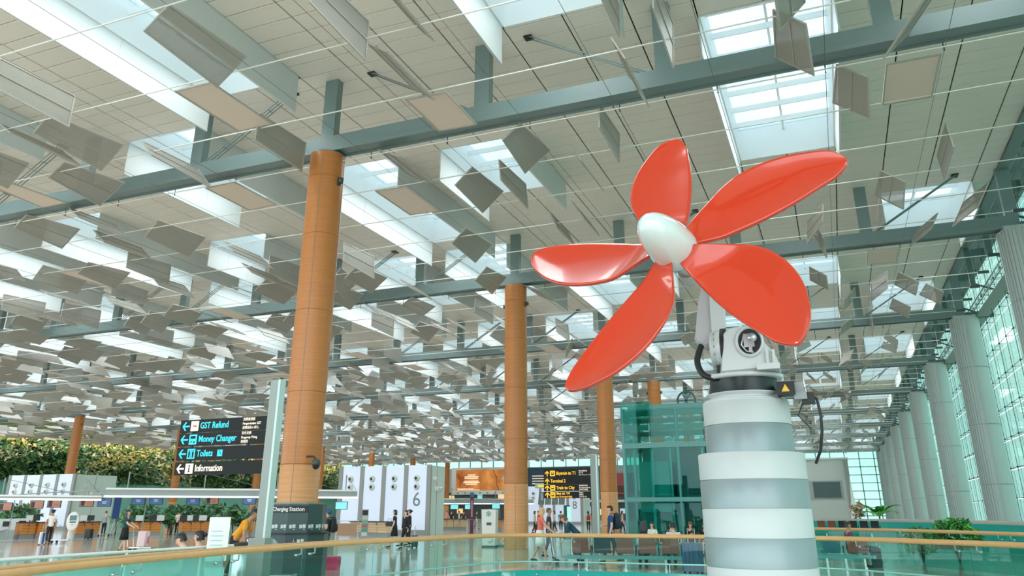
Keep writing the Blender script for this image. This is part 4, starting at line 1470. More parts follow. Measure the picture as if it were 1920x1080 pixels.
for k, ((_, tx, pk, small), z) in enumerate(zip(rows2, zs2)):
    z = [3.06, 2.765, 2.505, 2.24][k]
    hgt = [.17, .12, .12, .125][k]
    bd = MB().box(-W2, -.02, -.04, .04, z - hgt, z + hgt).build('sign_board', SIGNB, t)
    arrow(bd, -W2 + .15, z, .21, AMBER, True)
    x = -W2 + .29
    if pk:
        picto(bd, -W2 + .38, z, .21, AMBER, 'train')
        x = -W2 + .53
    if tx == 'Bus to T4':
        lettering(bd, tx, .14, (x, -.041, z + .055), AMBER, bold=.003)
        lettering(bd, '(at T2 Arrival Hall)', .085, (x, -.041, z - .07), AMBER, bold=.002, name='small_lettering')
    else:
        lettering(bd, tx, .17, (x, -.041, z), AMBER, bold=.003, sx=.85)
    if small:
        for q, s_ in enumerate(small):
            lettering(bd, s_, .06, (-.52, -.041, z + .075 - .075 * q), CREAM, name='small_lettering')

# charging station round the foot of the nearest column
CG = mat('charging_dark', (58, 78, 78), .35, .2, noise=(9, .15, (1, 1, .1)))
CGL = mat('charging_edge', (140, 148, 138), .4)
C1 = Vector((-14.0, Y0B, 0))
face = atan2(-C1.y, -C1.x) + RAD(4)
t = thing('charging_station', 'dark ten sided phone charging station round the foot of the nearest wooden column', 'charging station', C1, face)
def octo(mb, r_, z0, z1, n=10):
    pts = [(r_ * cos(2 * pi * (k + .5) / n), r_ * sin(2 * pi * (k + .5) / n)) for k in range(n)]
    mb.prism(pts, z1 - z0, Matrix.Translation((0, 0, z0)))
m = MB(); octo(m, .82, 1.08, 1.80); m.build('upper_ring', CG, t)
m = MB(); octo(m, .98, 1.04, 1.08); m.build('shelf', BLACK, t)
m = MB(); octo(m, .92, .0, 1.04); m.build('lower_ring', CG, t)
m = MB(); octo(m, .70, 1.8, 1.84); m.build('top_trim', CGL, t)
Lf = Matrix.Rotation(0, 4, 'Z')
af = .82 * cos(pi / 10)
MB().box(af, af + .006, -.27, .27, 1.58, 1.76).build('name_plate', BLACK, t)
def onface(text, size, k, z, off, m_, dy=0, nm='lettering'):
    a = 2 * pi * k / 10
    r_ = af + off
    o = lettering(t, text, size, (r_ * cos(a) - dy * sin(a), r_ * sin(a) + dy * cos(a), z), m_, (pi / 2, 0, a + pi / 2), nm, 'CENTER', .003)
    return o
onface('Station', .145, 0, 1.67, .009, WHITE, -.045)
MB().box(af, af + .006, -.27, .27, 1.58, 1.76, M=Matrix.Rotation(-2 * pi / 10, 4, 'Z')).build('name_plate', BLACK, t)
onface('Charging', .13, -1, 1.67, .009, WHITE, .0)
ic = MB()
for k in (-2, -1, 0, 1, 2):
    Mx = Matrix.Rotation(2 * pi * k / 10, 4, 'Z')
    for y in (-.13, .13):
        ic.box(af, af + .008, y - .075, y - .005, 1.19, 1.28, M=Mx)
        ic.box(af, af + .008, y + .01, y + .085, 1.20, 1.29, M=Mx)
        ic.box(af, af + .008, y + .03, y + .07, 1.155, 1.175, M=Mx)
ic.build('socket_plate', mat('socket_white', (206, 214, 212), .4), t)
al = .92 * cos(pi / 10)
MB().box(al, al + .006, -.11, -.01, .83, .93).build('wheelchair_plate', NAVY, t)
m = MB()
m.lathe([(.030, 0), (.036, 0), (.036, .003), (.030, .003)], 14, M=Matrix.Translation((al + .007, -.06, .868)) @ Matrix.Rotation(pi / 2, 4, 'Y'), a0=RAD(200), a1=RAD(470))
m.box(al + .006, al + .009, -.072, -.062, .87, .905).box(al + .006, al + .009, -.072, -.045, .868, .876)
m.box(al + .006, al + .009, -.074, -.060, .908, .922)
m.build('wheelchair_mark', WHITE, t)
MB().box(al, al + .006, .02, .09, .85, .92).box(al, al + .006, .11, .19, .86, .93).build('socket_plate', mat('socket_white', (206, 214, 212), .4), t)

# billboards on the end wall
t = thing('billboard', 'wide orange advertising billboard high on the end wall', 'billboard', (0, END_Y - .6, 0))
MB().box(-84.8, -66.3, 0, .25, 5.4, 11.4).build('frame', WHITE, t)
def orange_mat():
    m = bpy.data.materials.new('orange_print')
    m.use_nodes = True
    n = m.node_tree
    b = n.nodes['Principled BSDF']
    tc_ = n.nodes.new('ShaderNodeTexCoord')
    z = n.nodes.new('ShaderNodeTexNoise')
    z.inputs['Scale'].default_value = .25
    z.inputs['Detail'].default_value = 5
    r_ = n.nodes.new('ShaderNodeValToRGB')
    r_.color_ramp.elements[0].position = .3
    r_.color_ramp.elements[0].color = srgb(132, 52, 22)
    r_.color_ramp.elements[1].position = .72
    r_.color_ramp.elements[1].color = srgb(244, 168, 84)
    n.links.new(tc_.outputs['Object'], z.inputs['Vector'])
    n.links.new(z.outputs['Fac'], r_.inputs['Fac'])
    n.links.new(r_.outputs['Color'], b.inputs['Base Color'])
    n.links.new(r_.outputs['Color'], b.inputs['Emission Color'])
    b.inputs['Emission Strength'].default_value = .35
    return m
MB().box(-83.6, -67, -.03, 0, 6.3, 10.9).build('poster', orange_mat(), t)
PRW = glow('print_cream', (250, 226, 196), .5)
m = MB()
for k, (w, z) in enumerate(((2.0, 9.65), (3.6, 9.25), (3.5, 8.9), (3.6, 8.25), (4.2, 7.95), (3.0, 7.6))):
    m.box(-79.6 - w / 2, -79.6 + w / 2, -.06, -.03, z, z + .22)
m.box(-83.2, -79, -.06, -.03, 6.6, 6.75).box(-83.2, -77.5, -.06, -.03, 6.38, 6.5)
m.build('print_lines', PRW, t)
m = MB().prism([(-1.5, .5), (-1.0, 1.0), (1.0, 1.1), (1.5, .6), (.2, -1.2)], .04, Matrix.Translation((-70.5, -.03, 8.3)) @ Matrix.Rotation(pi / 2, 4, 'X'))
m.build('gem_print', mat('gem_white', (238, 234, 228), .3), t)
m = MB()
for x, z in ((-71.2, 8.6), (-70.4, 8.3), (-69.9, 8.9), (-70.6, 9.1)):
    m.lathe([(.28, 0), (.36, 0), (.36, .02)], 12, M=Matrix.Translation((x, -.075, z)) @ Matrix.Rotation(pi / 2, 4, 'X'))
m.build('gem_lines', mat('gem_grey', (120, 112, 108), .4), t)
m = MB().tube([(-74.2, -.05, 10.9), (-73.2, -.05, 9.2), (-73.2, -.05, 7.6), (-72.6, -.05, 6.3)], .07, 5); m.build('print_curve', mat('print_brown', (120, 60, 30), .5), t)
m = MB()
for k in range(9): m.tube([(-83 + 1.9 * k, -.4, 5.75), (-83 + 1.9 * k, 0, 5.75)], .12, 6)
m.build('lamp_row', DSTEEL, t)
t = thing('billboard', 'dark blue advertising billboard behind the amber direction sign', 'billboard', (0, END_Y - .6, 0))
MB().box(-65.5, -45.5, 0, .25, 4.3, 11.1).build('frame', mat('frame_dark', (30, 60, 66), .4), t)
MB().box(-65, -46, -.03, 0, 4.7, 10.7).build('poster', glow('poster_navy', (26, 48, 66), .3), t)
m = MB()
for k in range(4): m.box(-64.4, -60.5 + (k % 2), -.06, -.03, 9.2 - .55 * k, 9.35 - .55 * k)
m.build('print_lines', PRW, t)
m = MB()
for k in range(7): m.box(-64 + 1.1 * k, -63.4 + 1.1 * k, -.06, -.03, 6.2, 6.7)
m.build('print_lights', glow('print_red', (232, 90, 70), .5), t)
t = thing('billboard', 'red advertising billboard right of the third wooden column', 'billboard', (0, END_Y - .6, 0))
MB().box(-45.3, -40.5, 0, .25, 5.2, 9.6).build('poster', mat('poster_red', (160, 70, 66), .5), t)
MB().box(-45.0, -41, -.04, 0, 5.6, 7).build('print_lines', mat('poster_dark', (86, 50, 46), .5), t)
# lower storey shops along the end wall
t = thing('shop_front', 'dim shop fronts with small lights under the end wall billboards', 'shop', (0, END_Y - .1, 0))
MB().box(-116, -9, .0, .3, .0, 5.9).build('back', mat('shop_dark', (70, 84, 78), .6), t)
MB().box(-116, -9, -1.2, 0, 3.6, 4.1).build('canopy', LGREY, t)
r_ = random.Random(5)
for k in range(40):
    x = -112 + 2.6 * k
    z = r_.choice([1.0, 1.3, 4.3])
    MB().box(x, x + r_.uniform(1.2, 2.2), -.1, 0, z, z + r_.uniform(.8, 1.5)).build('lit_panel', r_.choice([PANW, glow('shop_warm', (230, 190, 140), .6), SCR[2], mat('shop_teal', (70, 130, 124), .5), mat('shop_brown', (120, 80, 56), .6)]), t)
# grey block with a dark window at the far right
t = thing('grey_block', 'plain grey room block with one dark window beyond the pylon', 'block', (0, 150, 0))
MB().box(-6.2, 1.2, 0, 8, 0, 10.3).build('walls', mat('block_grey', (190, 198, 194), .55), t)
MB().box(1.2, 1.9, -.2, 8, 0, 10.3).build('corner_post', mat('block_edge', (140, 152, 150), .5), t)
MB().box(-5.6, .6, -.12, 0, 3.7, 6.7).build('window_frame', mat('block_frame', (160, 168, 166), .5), t)
MB().box(-4.2, .2, -.2, -.1, 3.9, 6.5).build('dark_pane', mat('block_dark', (66, 92, 92), .3), t)
MB().box(-6.3, 2.0, -.25, 8, 10.2, 10.5).build('roof_edge', LGREY, t)

# ================================================================== LIFT SHAFT
L0 = Vector((-10.2, 40.9, 0))
t = thing('glass_lift', 'teal glass lift shaft with steel frame left of the pylon', 'lift', L0)
LS = mat('lift_steel', (92, 146, 142), .35, .3)
LX, LY, LH = 5.6, 3.6, 6.6
for x in (0, LX * .5, LX):
    for y in (0, LY):
        MB().box(x - .08, x + .08, y - .08, y + .08, 0, LH).build('post', LS, t)
for z in (LH - .12, LH - .85, LH - 1.75, 2.2):
    for y in (0, LY):
        MB().box(0, LX, y - .1, y + .1, z - .13, z + .13).build('cross_beam', LS, t)
    for x in (0, LX):
        MB().box(x - .1, x + .1, 0, LY, z - .13, z + .13).build('side_beam', LS, t)
MB().box(.3, LX, -.12, .1, LH + .02, LH + .3).build('top_beam', LS, t)
for k in range(4):
    x = LX / 4 * k
    for z0, z1 in ((.05, 2.1), (2.3, 4.7), (5.0, 6.7)):
        MB().box(x + .04, x + LX / 4 - .04, -.13, -.11, z0, z1).build('glass_panel', LIFTG, t)
for k in range(3):
    y = LY / 3 * k
    for x in (-.13, LX + .11):
        MB().box(x, x + .02, y + .04, y + LY / 3 - .04, .05, 6.9 if x < 0 else 6.6).build('glass_panel', LIFTG, t)
MB().box(-.1, 1.6, -.13, -.11, 6.0, 7.1).build('glass_panel', LIFTG, t)
MB().box(.5, 2.1, 1.0, 2.8, 1.6, 4.1).build('lift_car', mat('car_teal', (64, 190, 190), .2), t)
MB().box(2.4, 3.6, 1.4, 2.9, .1, 5.0).build('dark_core', mat('core_dark', (44, 104, 104), .5), t)
MB().box(.2, LX - .2, LY - .3, LY - .2, 0, 5.0).build('rear_panel', mat('rear_teal', (70, 160, 154), .3), t)
for x in (.35, 1.3, 2.25, 3.9, 4.4, 5.0):
    MB().box(x - .05, x + .05, .7, .8, 0, 5.3).build('guide_rail', mat('guide_steel', (120, 180, 176), .3, .4), t)
MB().box(3.8, 5.2, 1.2, 1.3, 3.3, 3.9).box(4.2, 5.4, 1.6, 1.7, 2.6, 3.0).build('machinery', LGREY, t)
for x in (3.35, 5.1):
    m = MB().lathe([(.42, -.06), (.5, -.06), (.5, .06), (.42, .06), (.42, -.06)], 24, M=Matrix.Translation((x, .4, LH + .5)) @ Matrix.Rotation(pi / 2, 4, 'X'))
    for q in range(6):
        m.box(0, .45, -.03, .03, -.03, .03, M=Matrix.Translation((x, .4, LH + .5)) @ Matrix.Rotation(pi * q / 3, 4, 'Y'))
    m.build('pulley_wheel', mat('pulley_dark', (50, 110, 108), .4, .2), t)
MB().tube([(3.35, .4, LH + 1.0), (5.1, .4, LH + 1.0)], .02, 5).build('cable', BLACK, t)
# ================================================================== PEOPLE
SKINS = {'light': mat('skin_light', (226, 178, 152), .5), 'tan': mat('skin_tan', (190, 138, 108), .5)}
EYEM = mat('eye_dark', (30, 24, 22), .3)
LIPM = mat('lip', (176, 100, 92), .5)
HAIRM = {'black': mat('hair_black', (26, 24, 26), .4), 'brown': mat('hair_brown', (104, 74, 52), .45), 'blond': mat('hair_blond', (206, 172, 122), .45)}
def skin_mesh(name, chains, m, parent, sub=1):
    """chains: lists of (point, radius or (rx, ry)) ; shared first points are merged so the surface is one"""
    bm = bmesh.new()
    lay = bm.verts.layers.skin.verify()
    idx = {}
    first = True
    for ch in chains:
        prev = None
        start = True
        for p, r_ in ch:
            key = (round(p[0], 4), round(p[1], 4), round(p[2], 4))
            if key in idx:
                v = idx[key]
            else:
                v = bm.verts.new(p)
                idx[key] = v
                rr = r_ if isinstance(r_, tuple) else (r_, r_)
                v[lay].radius = rr
                v[lay].use_root = False
                if start and not prev:
                    v[lay].use_root = True
            if prev and prev is not v and not any(v in e.verts for e in prev.link_edges):
                bm.edges.new((prev, v))
            prev = v
            start = False
        first = False
    me = bpy.data.meshes.new(name)
    bm.to_mesh(me)
    bm.free()
    me.materials.append(m)
    o = link(name, me, parent)
    md = o.modifiers.new('Skin', 'SKIN')
    md.use_smooth_shade = True
    md.use_x_symmetry = False
    if sub:
        s = o.modifiers.new('Sub', 'SUBSURF')
        s.levels = s.render_levels = sub
    return o
def V(*a): return Vector(a)
def hand(chains, wrist, d, side_v, skin_r=1.0, curl=.5):
    """palm, four bent fingers of unequal length and a thumb from the side of the palm"""
    d = d.normalized()
    s = side_v - d * side_v.dot(d)
    s = s.normalized()
    n = d.cross(s).normalized()
    palm = wrist + d * .045
    chains[0].append([(wrist, .026), (palm, (.034, .022)), (wrist + d * .085, (.036, .018))])
    k0 = wrist + d * .075
    for k, (o, l) in enumerate(((-.028, .066), (-.009, .076), (.010, .072), (.027, .055))):
        a = k0 + s * o
        b_ = a + d * l * .5 + n * .008 * curl
        c = b_ + (d * (1 - .5 * curl) + n * .8 * curl).normalized() * l * .5
        chains[1].append([(a, .0088), (b_, .0082), (c, .0068)])
    a = wrist + d * .03 - s * .02
    b_ = a - s * .028 + d * .02
    c = b_ + (d * .8 + n * .3 - s * .1).normalized() * .032
    chains[1].append([(a, .011), (b_, .0095), (c, .008)])
def person(label, loc, heading, pose='stand', top=('shirt', (200, 200, 200)), bottom=('trousers', (40, 44, 50)), hair=('black', 'short'), skin='light', h=1.7, bend=0, arms=(('down', 0), ('down', 0)), step=.0, sleeve=.45,
           group=None, shoes=(30, 30, 32), head_down=0, extra=None):
    """faces local +Y; heading turns it round Z.  Hip and knee heights follow human proportions of a 1.70 m figure"""
    t = thing('person', label, 'person', loc, heading, group)
    k = h / 1.70
    t.scale = (k, k, k)
    sit = pose == 'sit'
    hz = .50 if sit else .92
    # trunk bends forward about the hips
    B = RAD(bend)
    def tr(x, y, z):
        return V(x, y * cos(B) + (z - hz) * sin(B), hz + (z - hz) * cos(B) - y * sin(B))
    pel = V(0, 0, hz)
    z0 = hz - .92
    sp1, sp2, chest, neck0, neck1 = [tr(0, y, z + z0) for y, z in ((0, 1.04), (.0, 1.17), (.01, 1.31), (.0, 1.43), (.015, 1.50))]
    hd = RAD(head_down)
    def hp(x, y, z):
        # head local from the top of the neck
        y2, z2 = y * cos(hd) + z * sin(hd), z * cos(hd) - y * sin(hd)
        return tr(0, .015, 1.50 + z0) + V(x, y2 * cos(B * .5) + z2 * sin(B * .5), z2 * cos(B * .5) - y2 * sin(B * .5))
    body, sub = [], []
    ch = (body, sub)
    body.append([(pel, (.13, .10)), (sp1, (.125, .095)), (sp2, (.125, .095)), (chest, (.14, .10)), (neck0, (.075, .065)), (neck1, .055), (hp(0, .022, .045), (.060, .068)), (hp(0, .012, .11), (.074, .088)), (hp(0, .0, .17), (.074, .090)), (hp(0, -.005, .205), (.045, .055))])
    sh = {}
    for s, side in ((1, 'r'), (-1, 'l')):
        sho = tr(.175 * s, 0, 1.385 + z0)
        kind, amt = arms[0 if s == 1 else 1]
        if kind == 'down':
            elb = tr(.225 * s, -.02 + amt * .12, 1.11 + z0); wri = tr(.235 * s, .04 + amt * .3, .87 + z0)
        elif kind == 'bent':
            elb = tr(.22 * s, -.03, 1.12 + z0); wri = tr(.15 * s, .22, 1.12 + z0 + amt)
        elif kind == 'fwd':
            elb = tr(.21 * s, .16, 1.17 + z0); wri = tr(.19 * s, .40, 1.06 + z0 + amt)
        elif kind == 'hang':       # hangs straight down from a bent trunk
            elb = sho + V(.03 * s, .06, -.27); wri = elb + V(-.02 * s, .12 + amt, -.21)
        elif kind == 'phone':
            elb = tr(.2 * s, .05, 1.12 + z0); wri = tr(.07 * s, .25, 1.22 + z0 + amt)
        elif kind == 'lap':
            elb = tr(.22 * s, .0, 1.13 + z0); wri = tr(.12 * s, .26, 1.04 + z0 + amt)
        sh[s] = (sho, elb, wri)
        body.append([(chest, (.14, .10)), (sho, .060), (sho.lerp(elb, .5), .050), (elb, .042), (elb.lerp(wri, .4), .040), (wri, .027)])
        d = (wri - elb).normalized()
        hand(ch, wri, d, V(0, 1, 0) if abs(d.y) < .7 else V(-s, 0, 0), curl=.9 if kind in ('fwd', 'phone', 'hang') else .45)
        body[-1:] = [body[-1]]
        hip = V(.085 * s, 0, hz - .03)
        if sit:
            kne = V(.10 * s, .42, hz + .0); ank = V(.10 * s, .44, .09)
        else:
            f = step * s
            kne = V(.095 * s, .03 + f * .5, .49); ank = V(.095 * s, f - (.06 if f < 0 else 0), .09 + (.06 if f < 0 else 0))
        sh[(s, 'leg')] = (hip, kne, ank)
        body.append([(pel, (.13, .10)), (hip, .088), (hip.lerp(kne, .5), .076), (kne, .054), (kne.lerp(ank, .35), .052), (ank, .036), (ank + V(0, .10, -.05), (.036, .026)), (ank + V(0, .16, -.06), (.03, .02))])
    SK = SKINS[skin]
    o = skin_mesh('body', body + sub, SK, t)
    # face
    fm = MB()
    for s in (-1, 1):
        p = hp(.029 * s, .083, .118)
        fm.lathe([(0, .007), (.006, .004), (.008, 0), (.006, -.004), (0, -.007)], 8, p)
    fm.build('eyes', EYEM, t)
    nm = MB().tube([hp(0, .080, .125), hp(0, .100, .088), hp(0, .084, .08)], [.006, .011, .008], 6)
    for s in (-1, 1):
        nm.tube([hp(.072 * s, -.01, .13), hp(.082 * s, -.015, .11), hp(.074 * s, -.005, .08)], [.012, .014, .008], 6)
    nm.build('nose_and_ears', SK, t)
    MB().tube([hp(-.022, .086, .052), hp(0, .094, .05), hp(.022, .086, .052)], .006, 6).build('mouth', LIPM, t)
    # hair
    hc, style = hair
    hm = MB()
    def cap_ring(z, rx, ry, oy):
        return [hp(rx * cos(a), oy + ry * sin(a), z) for a in [2 * pi * q / 14 for q in range(14)]]
    rings = [cap_ring(.226, .02, .025, -.01), cap_ring(.215, .062, .07, -.01), cap_ring(.185, .084, .096, -.008), cap_ring(.15, .089, .098, -.012)]
    v = [p for R_ in rings for p in R_]
    f = [tuple(range(14))]
    for q in range(3):
        for a in range(14):
            f.append((q * 14 + a, (q + 1) * 14 + a, (q + 1) * 14 + (a + 1) % 14, q * 14 + (a + 1) % 14))
    hm.add(v, f, 0, True)
    low = {'short': .06, 'bob': -.02, 'long': -.16, 'bun': .04, 'bald': .12}[style]
    # back and sides curtain
    v, f = [], []
    nn = 9
    for zi, z in enumerate((.16, .09, low * .5 + .04, low)):
        for q in range(nn):
            a = pi + (q / (nn - 1)) * pi if style in ('short', 'bald') else RAD(165) + (q / (nn - 1)) * RAD(210)
            g = 1.0 + (.08 if style in ('bob', 'long') and zi > 1 else 0)
            v.append(hp(.086 * g * cos(a), -.012 + .098 * g * sin(a), z))
    for zi in range(3):
        for q in range(nn - 1):
            f.append((zi * nn + q, zi * nn + q + 1, (zi + 1) * nn + q + 1, (zi + 1) * nn + q))
    hm.add(v, f, 0, True)
    if style == 'bun': hm.lathe([(0, .045), (.035, .03), (.045, 0), (.035, -.03), (0, -.045)], 10, hp(0, -.12, .14))
    hm.build('hair', HAIRM[hc], t)
    # upper garment
    kind, col = top
    tm = mat('cloth_%d_%d_%d' % col, col, .8, noise=(25, .08, (1, 1, 1)))
    gr = [[(V(0, 0, hz - (.07 if not sit else .0)), (.166, .138)), (V(0, 0, hz + .03), (.155, .126)), (sp1, (.148, .115)), (sp2, (.145, .112)), (chest, (.158, .118)), (tr(0, 0, 1.405 + z0), (.095, .075))]]
    for s in (1, -1):
        sho, elb, wri = sh[s]
        sl = {'shirt': sleeve, 'jacket': 1.9, 'long': 1.9, 'vest': .12}[kind]
        c = [(chest, (.158, .118)), (sho, .070)]
        if sl <= 1:
            c += [(sho.lerp(elb, sl), .062), (sho.lerp(elb, min(1, sl + .12)), .060)]
        else:
            c += [(sho.lerp(elb, .55), .060), (elb, .054), (elb.lerp(wri, .5), .048), (elb.lerp(wri, .93), .040)]
        gr.append(c)
    skin_mesh({'shirt': 'shirt', 'jacket': 'jacket', 'long': 'long_top', 'vest': 'vest'}[kind], gr, tm, t)
    # lower garment
    kind, col = bottom
    bmx = mat('cloth_%d_%d_%d' % col, col, .8, noise=(25, .08, (1, 1, 1)))
    if kind == 'skirt':
        if sit:
            MB().tube([V(0, -.02, hz + .05), V(0, .2, hz + .03), V(0, .40, hz + .03)], [.17, .19, .2], 14, r2=.55).build('skirt', bmx, t)
        else:
            MB().lathe([(.14, hz + .10), (.165, hz - .02), (.185, hz - .2), (.21, .52), (.205, .53), (.16, hz - .1)], 18, sy=.85).build('skirt', bmx, t)
    else:
        short = kind == 'shorts'
        gr = [[(V(0, 0, hz + .12), (.138, .108)), (V(0, 0, hz + .05), (.142, .114)), (V(0, 0, hz - .01), (.145, .118))]]
        for s in (1, -1):
            hip, kne, ank = sh[(s, 'leg')]
            c = [(V(0, 0, hz - .01), (.145, .118)), (hip, .100), (hip.lerp(kne, .5), .088), (hip.lerp(kne, .9), .070 if not short else .084)]
            if not short:
                c += [(kne, .068), (kne.lerp(ank, .5), .062), (kne.lerp(ank, .96), .055)]
            gr.append(c)
        skin_mesh('trousers' if not short else 'shorts', gr, bmx, t)
    sm_ = mat('shoe_%d_%d_%d' % shoes, shoes, .5)
    for s in (1, -1):
        ank = sh[(s, 'leg')][2]
        z = ank.z - .09
        v = MB()
        v.tube([ank + V(0, -.055, -.045), ank + V(0, .02, -.04), ank + V(0, .10, -.052), ank + V(0, .175, -.066)], [.034, .046, .044, .022], 10, r2=.85)
        v.build('shoe', sm_, t)
    t['_'] = 0
    del t['_']
    return t, hp, tr, sh
def bag(label, name, cat, loc, rotz, sx, sy, sz, col, wheels=True, handle=0, group=None):
    t = thing(name, label, cat, loc, rotz, group)
    m_ = mat('bag_%d_%d_%d' % col, col, .45)
    b_ = MB()
    e = .05
    v, f = [], []
    for z, s in ((.05 if wheels else 0, .92), (.09, 1), (sz - .05, 1), (sz, .93)):
        for x, y in ((-1, -.8), (-.85, -1), (.85, -1), (1, -.8), (1, .8), (.85, 1), (-.85, 1), (-1, .8)):
            v.append((x * sx / 2 * s, y * sy / 2 * s, z))
    for q in range(3):
        for a in range(8): f.append((q * 8 + a, q * 8 + (a + 1) % 8, (q + 1) * 8 + (a + 1) % 8, (q + 1) * 8 + a))
    f += [tuple(range(8))[::-1], tuple(range(24, 32))]
    b_.add(v, f)
    b_.build('shell', m_, t)
    g = MB()
    for x in (-.25, .0, .25): g.box(x * sx - .012, x * sx + .012, -sy / 2 - .008, sy / 2 + .008, .12, sz - .07)
    g.build('ridges', mat('bag_ridge_%d_%d_%d' % col, tuple(int(c * .75) for c in col), .45), t)
    if wheels:
        for x in (-1, 1):
            for y in (-1, 1):
                MB().lathe([(0, -.015), (.03, -.015), (.03, .015), (0, .015)], 10, M=Matrix.Translation((x * sx * .38, y * sy * .36, .03)) @ Matrix.Rotation(pi / 2, 4, 'Y')).build('wheel', BLACK, t)
    if handle:
        MB().tube([(-sx * .22, 0, sz), (-sx * .22, 0, sz + handle), (sx * .22, 0, sz + handle), (sx * .22, 0, sz)], .012, 6).build('pull_handle', CHROME, t)
    return t
def trolley(label, loc, rotz, load=None, group=None):
    t = thing('luggage_trolley', label, 'trolley', loc, rotz, group)
    MB().box(-.28, .28, -.1, .85, .14, .18).build('deck', CHROME, t)
    MB().tube([(-.27, -.15, .18), (-.27, -.28, .98), (.27, -.28, .98), (.27, -.15, .18)], .018, 8).build('frame', CHROME, t)
    MB().box(-.25, .25, -.28, .02, .78, .80).tube([(-.25, .02, .8), (-.25, .02, .92), (.25, .02, .92), (.25, .02, .8)], .01, 6).build('basket', mat('trolley_teal', (60, 140, 140), .4), t)
    MB().tube([(-.28, -.30, 1.0), (.28, -.30, 1.0)], .022, 8).build('push_bar', mat('trolley_blue', (36, 90, 150), .4), t)
    for x, y in ((-.25, -.05), (.25, -.05), (0, .78)):
        MB().lathe([(0, -.02), (.07, -.02), (.07, .02), (0, .02)], 12, M=Matrix.Translation((x, y, .07)) @ Matrix.Rotation(pi / 2, 4, 'Y')).build('wheel', BLACK, t)
    return t
def backpack(label, anchor, heading, col, s=1.0, loc=None):
    p = Vector(loc)
    t = thing('backpack', label, 'backpack', p, heading)
    m_ = mat('bag_%d_%d_%d' % col, col, .7)
    MB().lathe([(0, 0), (.13 * s, .01), (.155 * s, .16 * s), (.145 * s, .34 * s), (.09 * s, .44 * s), (0, .47 * s)], 16, sy=.62).build('sack', m_, t)
    MB().lathe([(0, .03), (.09 * s, .05), (.105 * s, .14 * s), (.08 * s, .25 * s), (0, .27 * s)], 12, (0, -.08 * s, 0), sy=.55).build('front_pocket', m_, t)
    for x in (-.1, .1):
        MB().tube([(x, .06, .42 * s), (x * 1.1, .22, .45 * s), (x * 1.2, .24, .28 * s), (x * 1.1, .08, .06)], .014, 6).build('strap', BLACK, t)
    return t
TOCAM = lambda p: atan2(p.x, -p.y)          # heading whose local +Y looks at the camera
def hd_dir(dx, dy): return atan2(-dx, dy)   # heading whose local +Y looks along (dx, dy)
R_ = Vector((cos(YAW), sin(YAW), 0)); F_ = Vector((-sin(YAW), cos(YAW), 0))
def face(img): # 'l','r','away','to' seen in the picture
    d = {'l': -R_, 'r': R_, 'away': F_, 'to': -F_, 'al': F_ * .8 - R_ * .6, 'ar': F_ * .8 + R_ * .6, 'tl': -F_ * .7 - R_ * .7, 'tr': -F_ * .7 + R_ * .7}[img]
    return hd_dir(d.x, d.y)
# -- left side
p = floor_at(88, 1022)
person('pilot seen from behind in a white shirt, dark trousers and peaked cap', p, face('al'), 'stand', ('shirt', (238, 236, 232)), ('trousers', (34, 42, 48)), ('black', 'short'), 'tan', 1.70, arms=(('down', 0), ('down', -.4)), step=.22)
hp_ = p + V(0, 0, 1.60)
t = thing('peaked_cap', 'navy peaked cap on the pilot', 'cap', p + V(0, 0, 1.60), face('al'))
MB().lathe([(.098, 0), (.098, .05), (.135, .085), (.12, .11), (0, .115)], 18).build('crown', NAVY, t)
MB().prism([(-.08, .07), (.08, .07), (.05, .16), (-.05, .16)], .012, Matrix.Translation((0, 0, .0))).build('visor', BLACK, t)
q = floor_at(78, 1022)
t = bag('white and blue striped cabin trolley case pulled by the pilot', 'cabin_case', 'suitcase', q, face('al'), .34, .24, .62, (232, 228, 232), True, .38)
MB().box(-.05, .05, -.135, .135, .06, .60).build('blue_stripe', mat('stripe_blue', (36, 84, 150), .5), t)
q = floor_at(103, 1018)
trolley('empty luggage trolley just right of the pilot', q, face('r'))
q = floor_at(129, 1018)
t = thing('airline_kiosk', 'white egg shaped self check-in kiosk beside the pilot', 'kiosk', q, TOCAM(q) + pi)
MB().tube([(0, .12, 0), (0, .06, .5), (0, .0, .8)], [.24, .22, .2], 16, r2=.7).build('pedestal', WHITE, t)
Mk = Matrix.Translation((0, -.10, 1.12)) @ Matrix.Rotation(RAD(68), 4, 'X')
MB().lathe([(0, .05), (.24, .05), (.30, .03), (.31, 0), (.28, -.05), (0, -.07)], 28, M=Mk @ Matrix.Scale(1.75, 4, (0, 1, 0))).build('face_plate', WHITE, t)
MB().box(-.17, .17, .02, .30, .05, .062, M=Mk).build('display', mat('kiosk_screen', (110, 140, 146), .15), t)
MB().box(-.15, .15, -.10, -.04, .05, .06, M=Mk).box(-.03, .03, -.24, -.2, .05, .06, M=Mk).build('card_slot', BLACK, t)
q = floor_at(228, 1037)
person('woman in dark green top and black skirt pushing a trolley, side view', q, face('r'), 'stand', ('shirt', (22, 76, 78)), ('skirt', (24, 28, 32)), ('black', 'long'), 'light', 1.66, arms=(('fwd', -.02), ('fwd', -.02)), step=.12, sleeve=.6)
q2 = floor_at(250, 1034)
trolley('luggage trolley pushed by the woman in dark green', q2, face('r'))
t = thing('gift_bag', 'white and pink patterned bag on the trolley of the woman in dark green', 'bag', q2 + V(0, 0, .2) + R_ * .35, face('r'))
MB().box(-.22, .22, -.16, .16, 0, .62).build('sack', mat('bag_white_pink', (240, 214, 218), .6), t)
MB().box(-.225, .0, -.165, .165, .12, .40).build('pink_patch', mat('bag_pink', (224, 140, 164), .6), t)
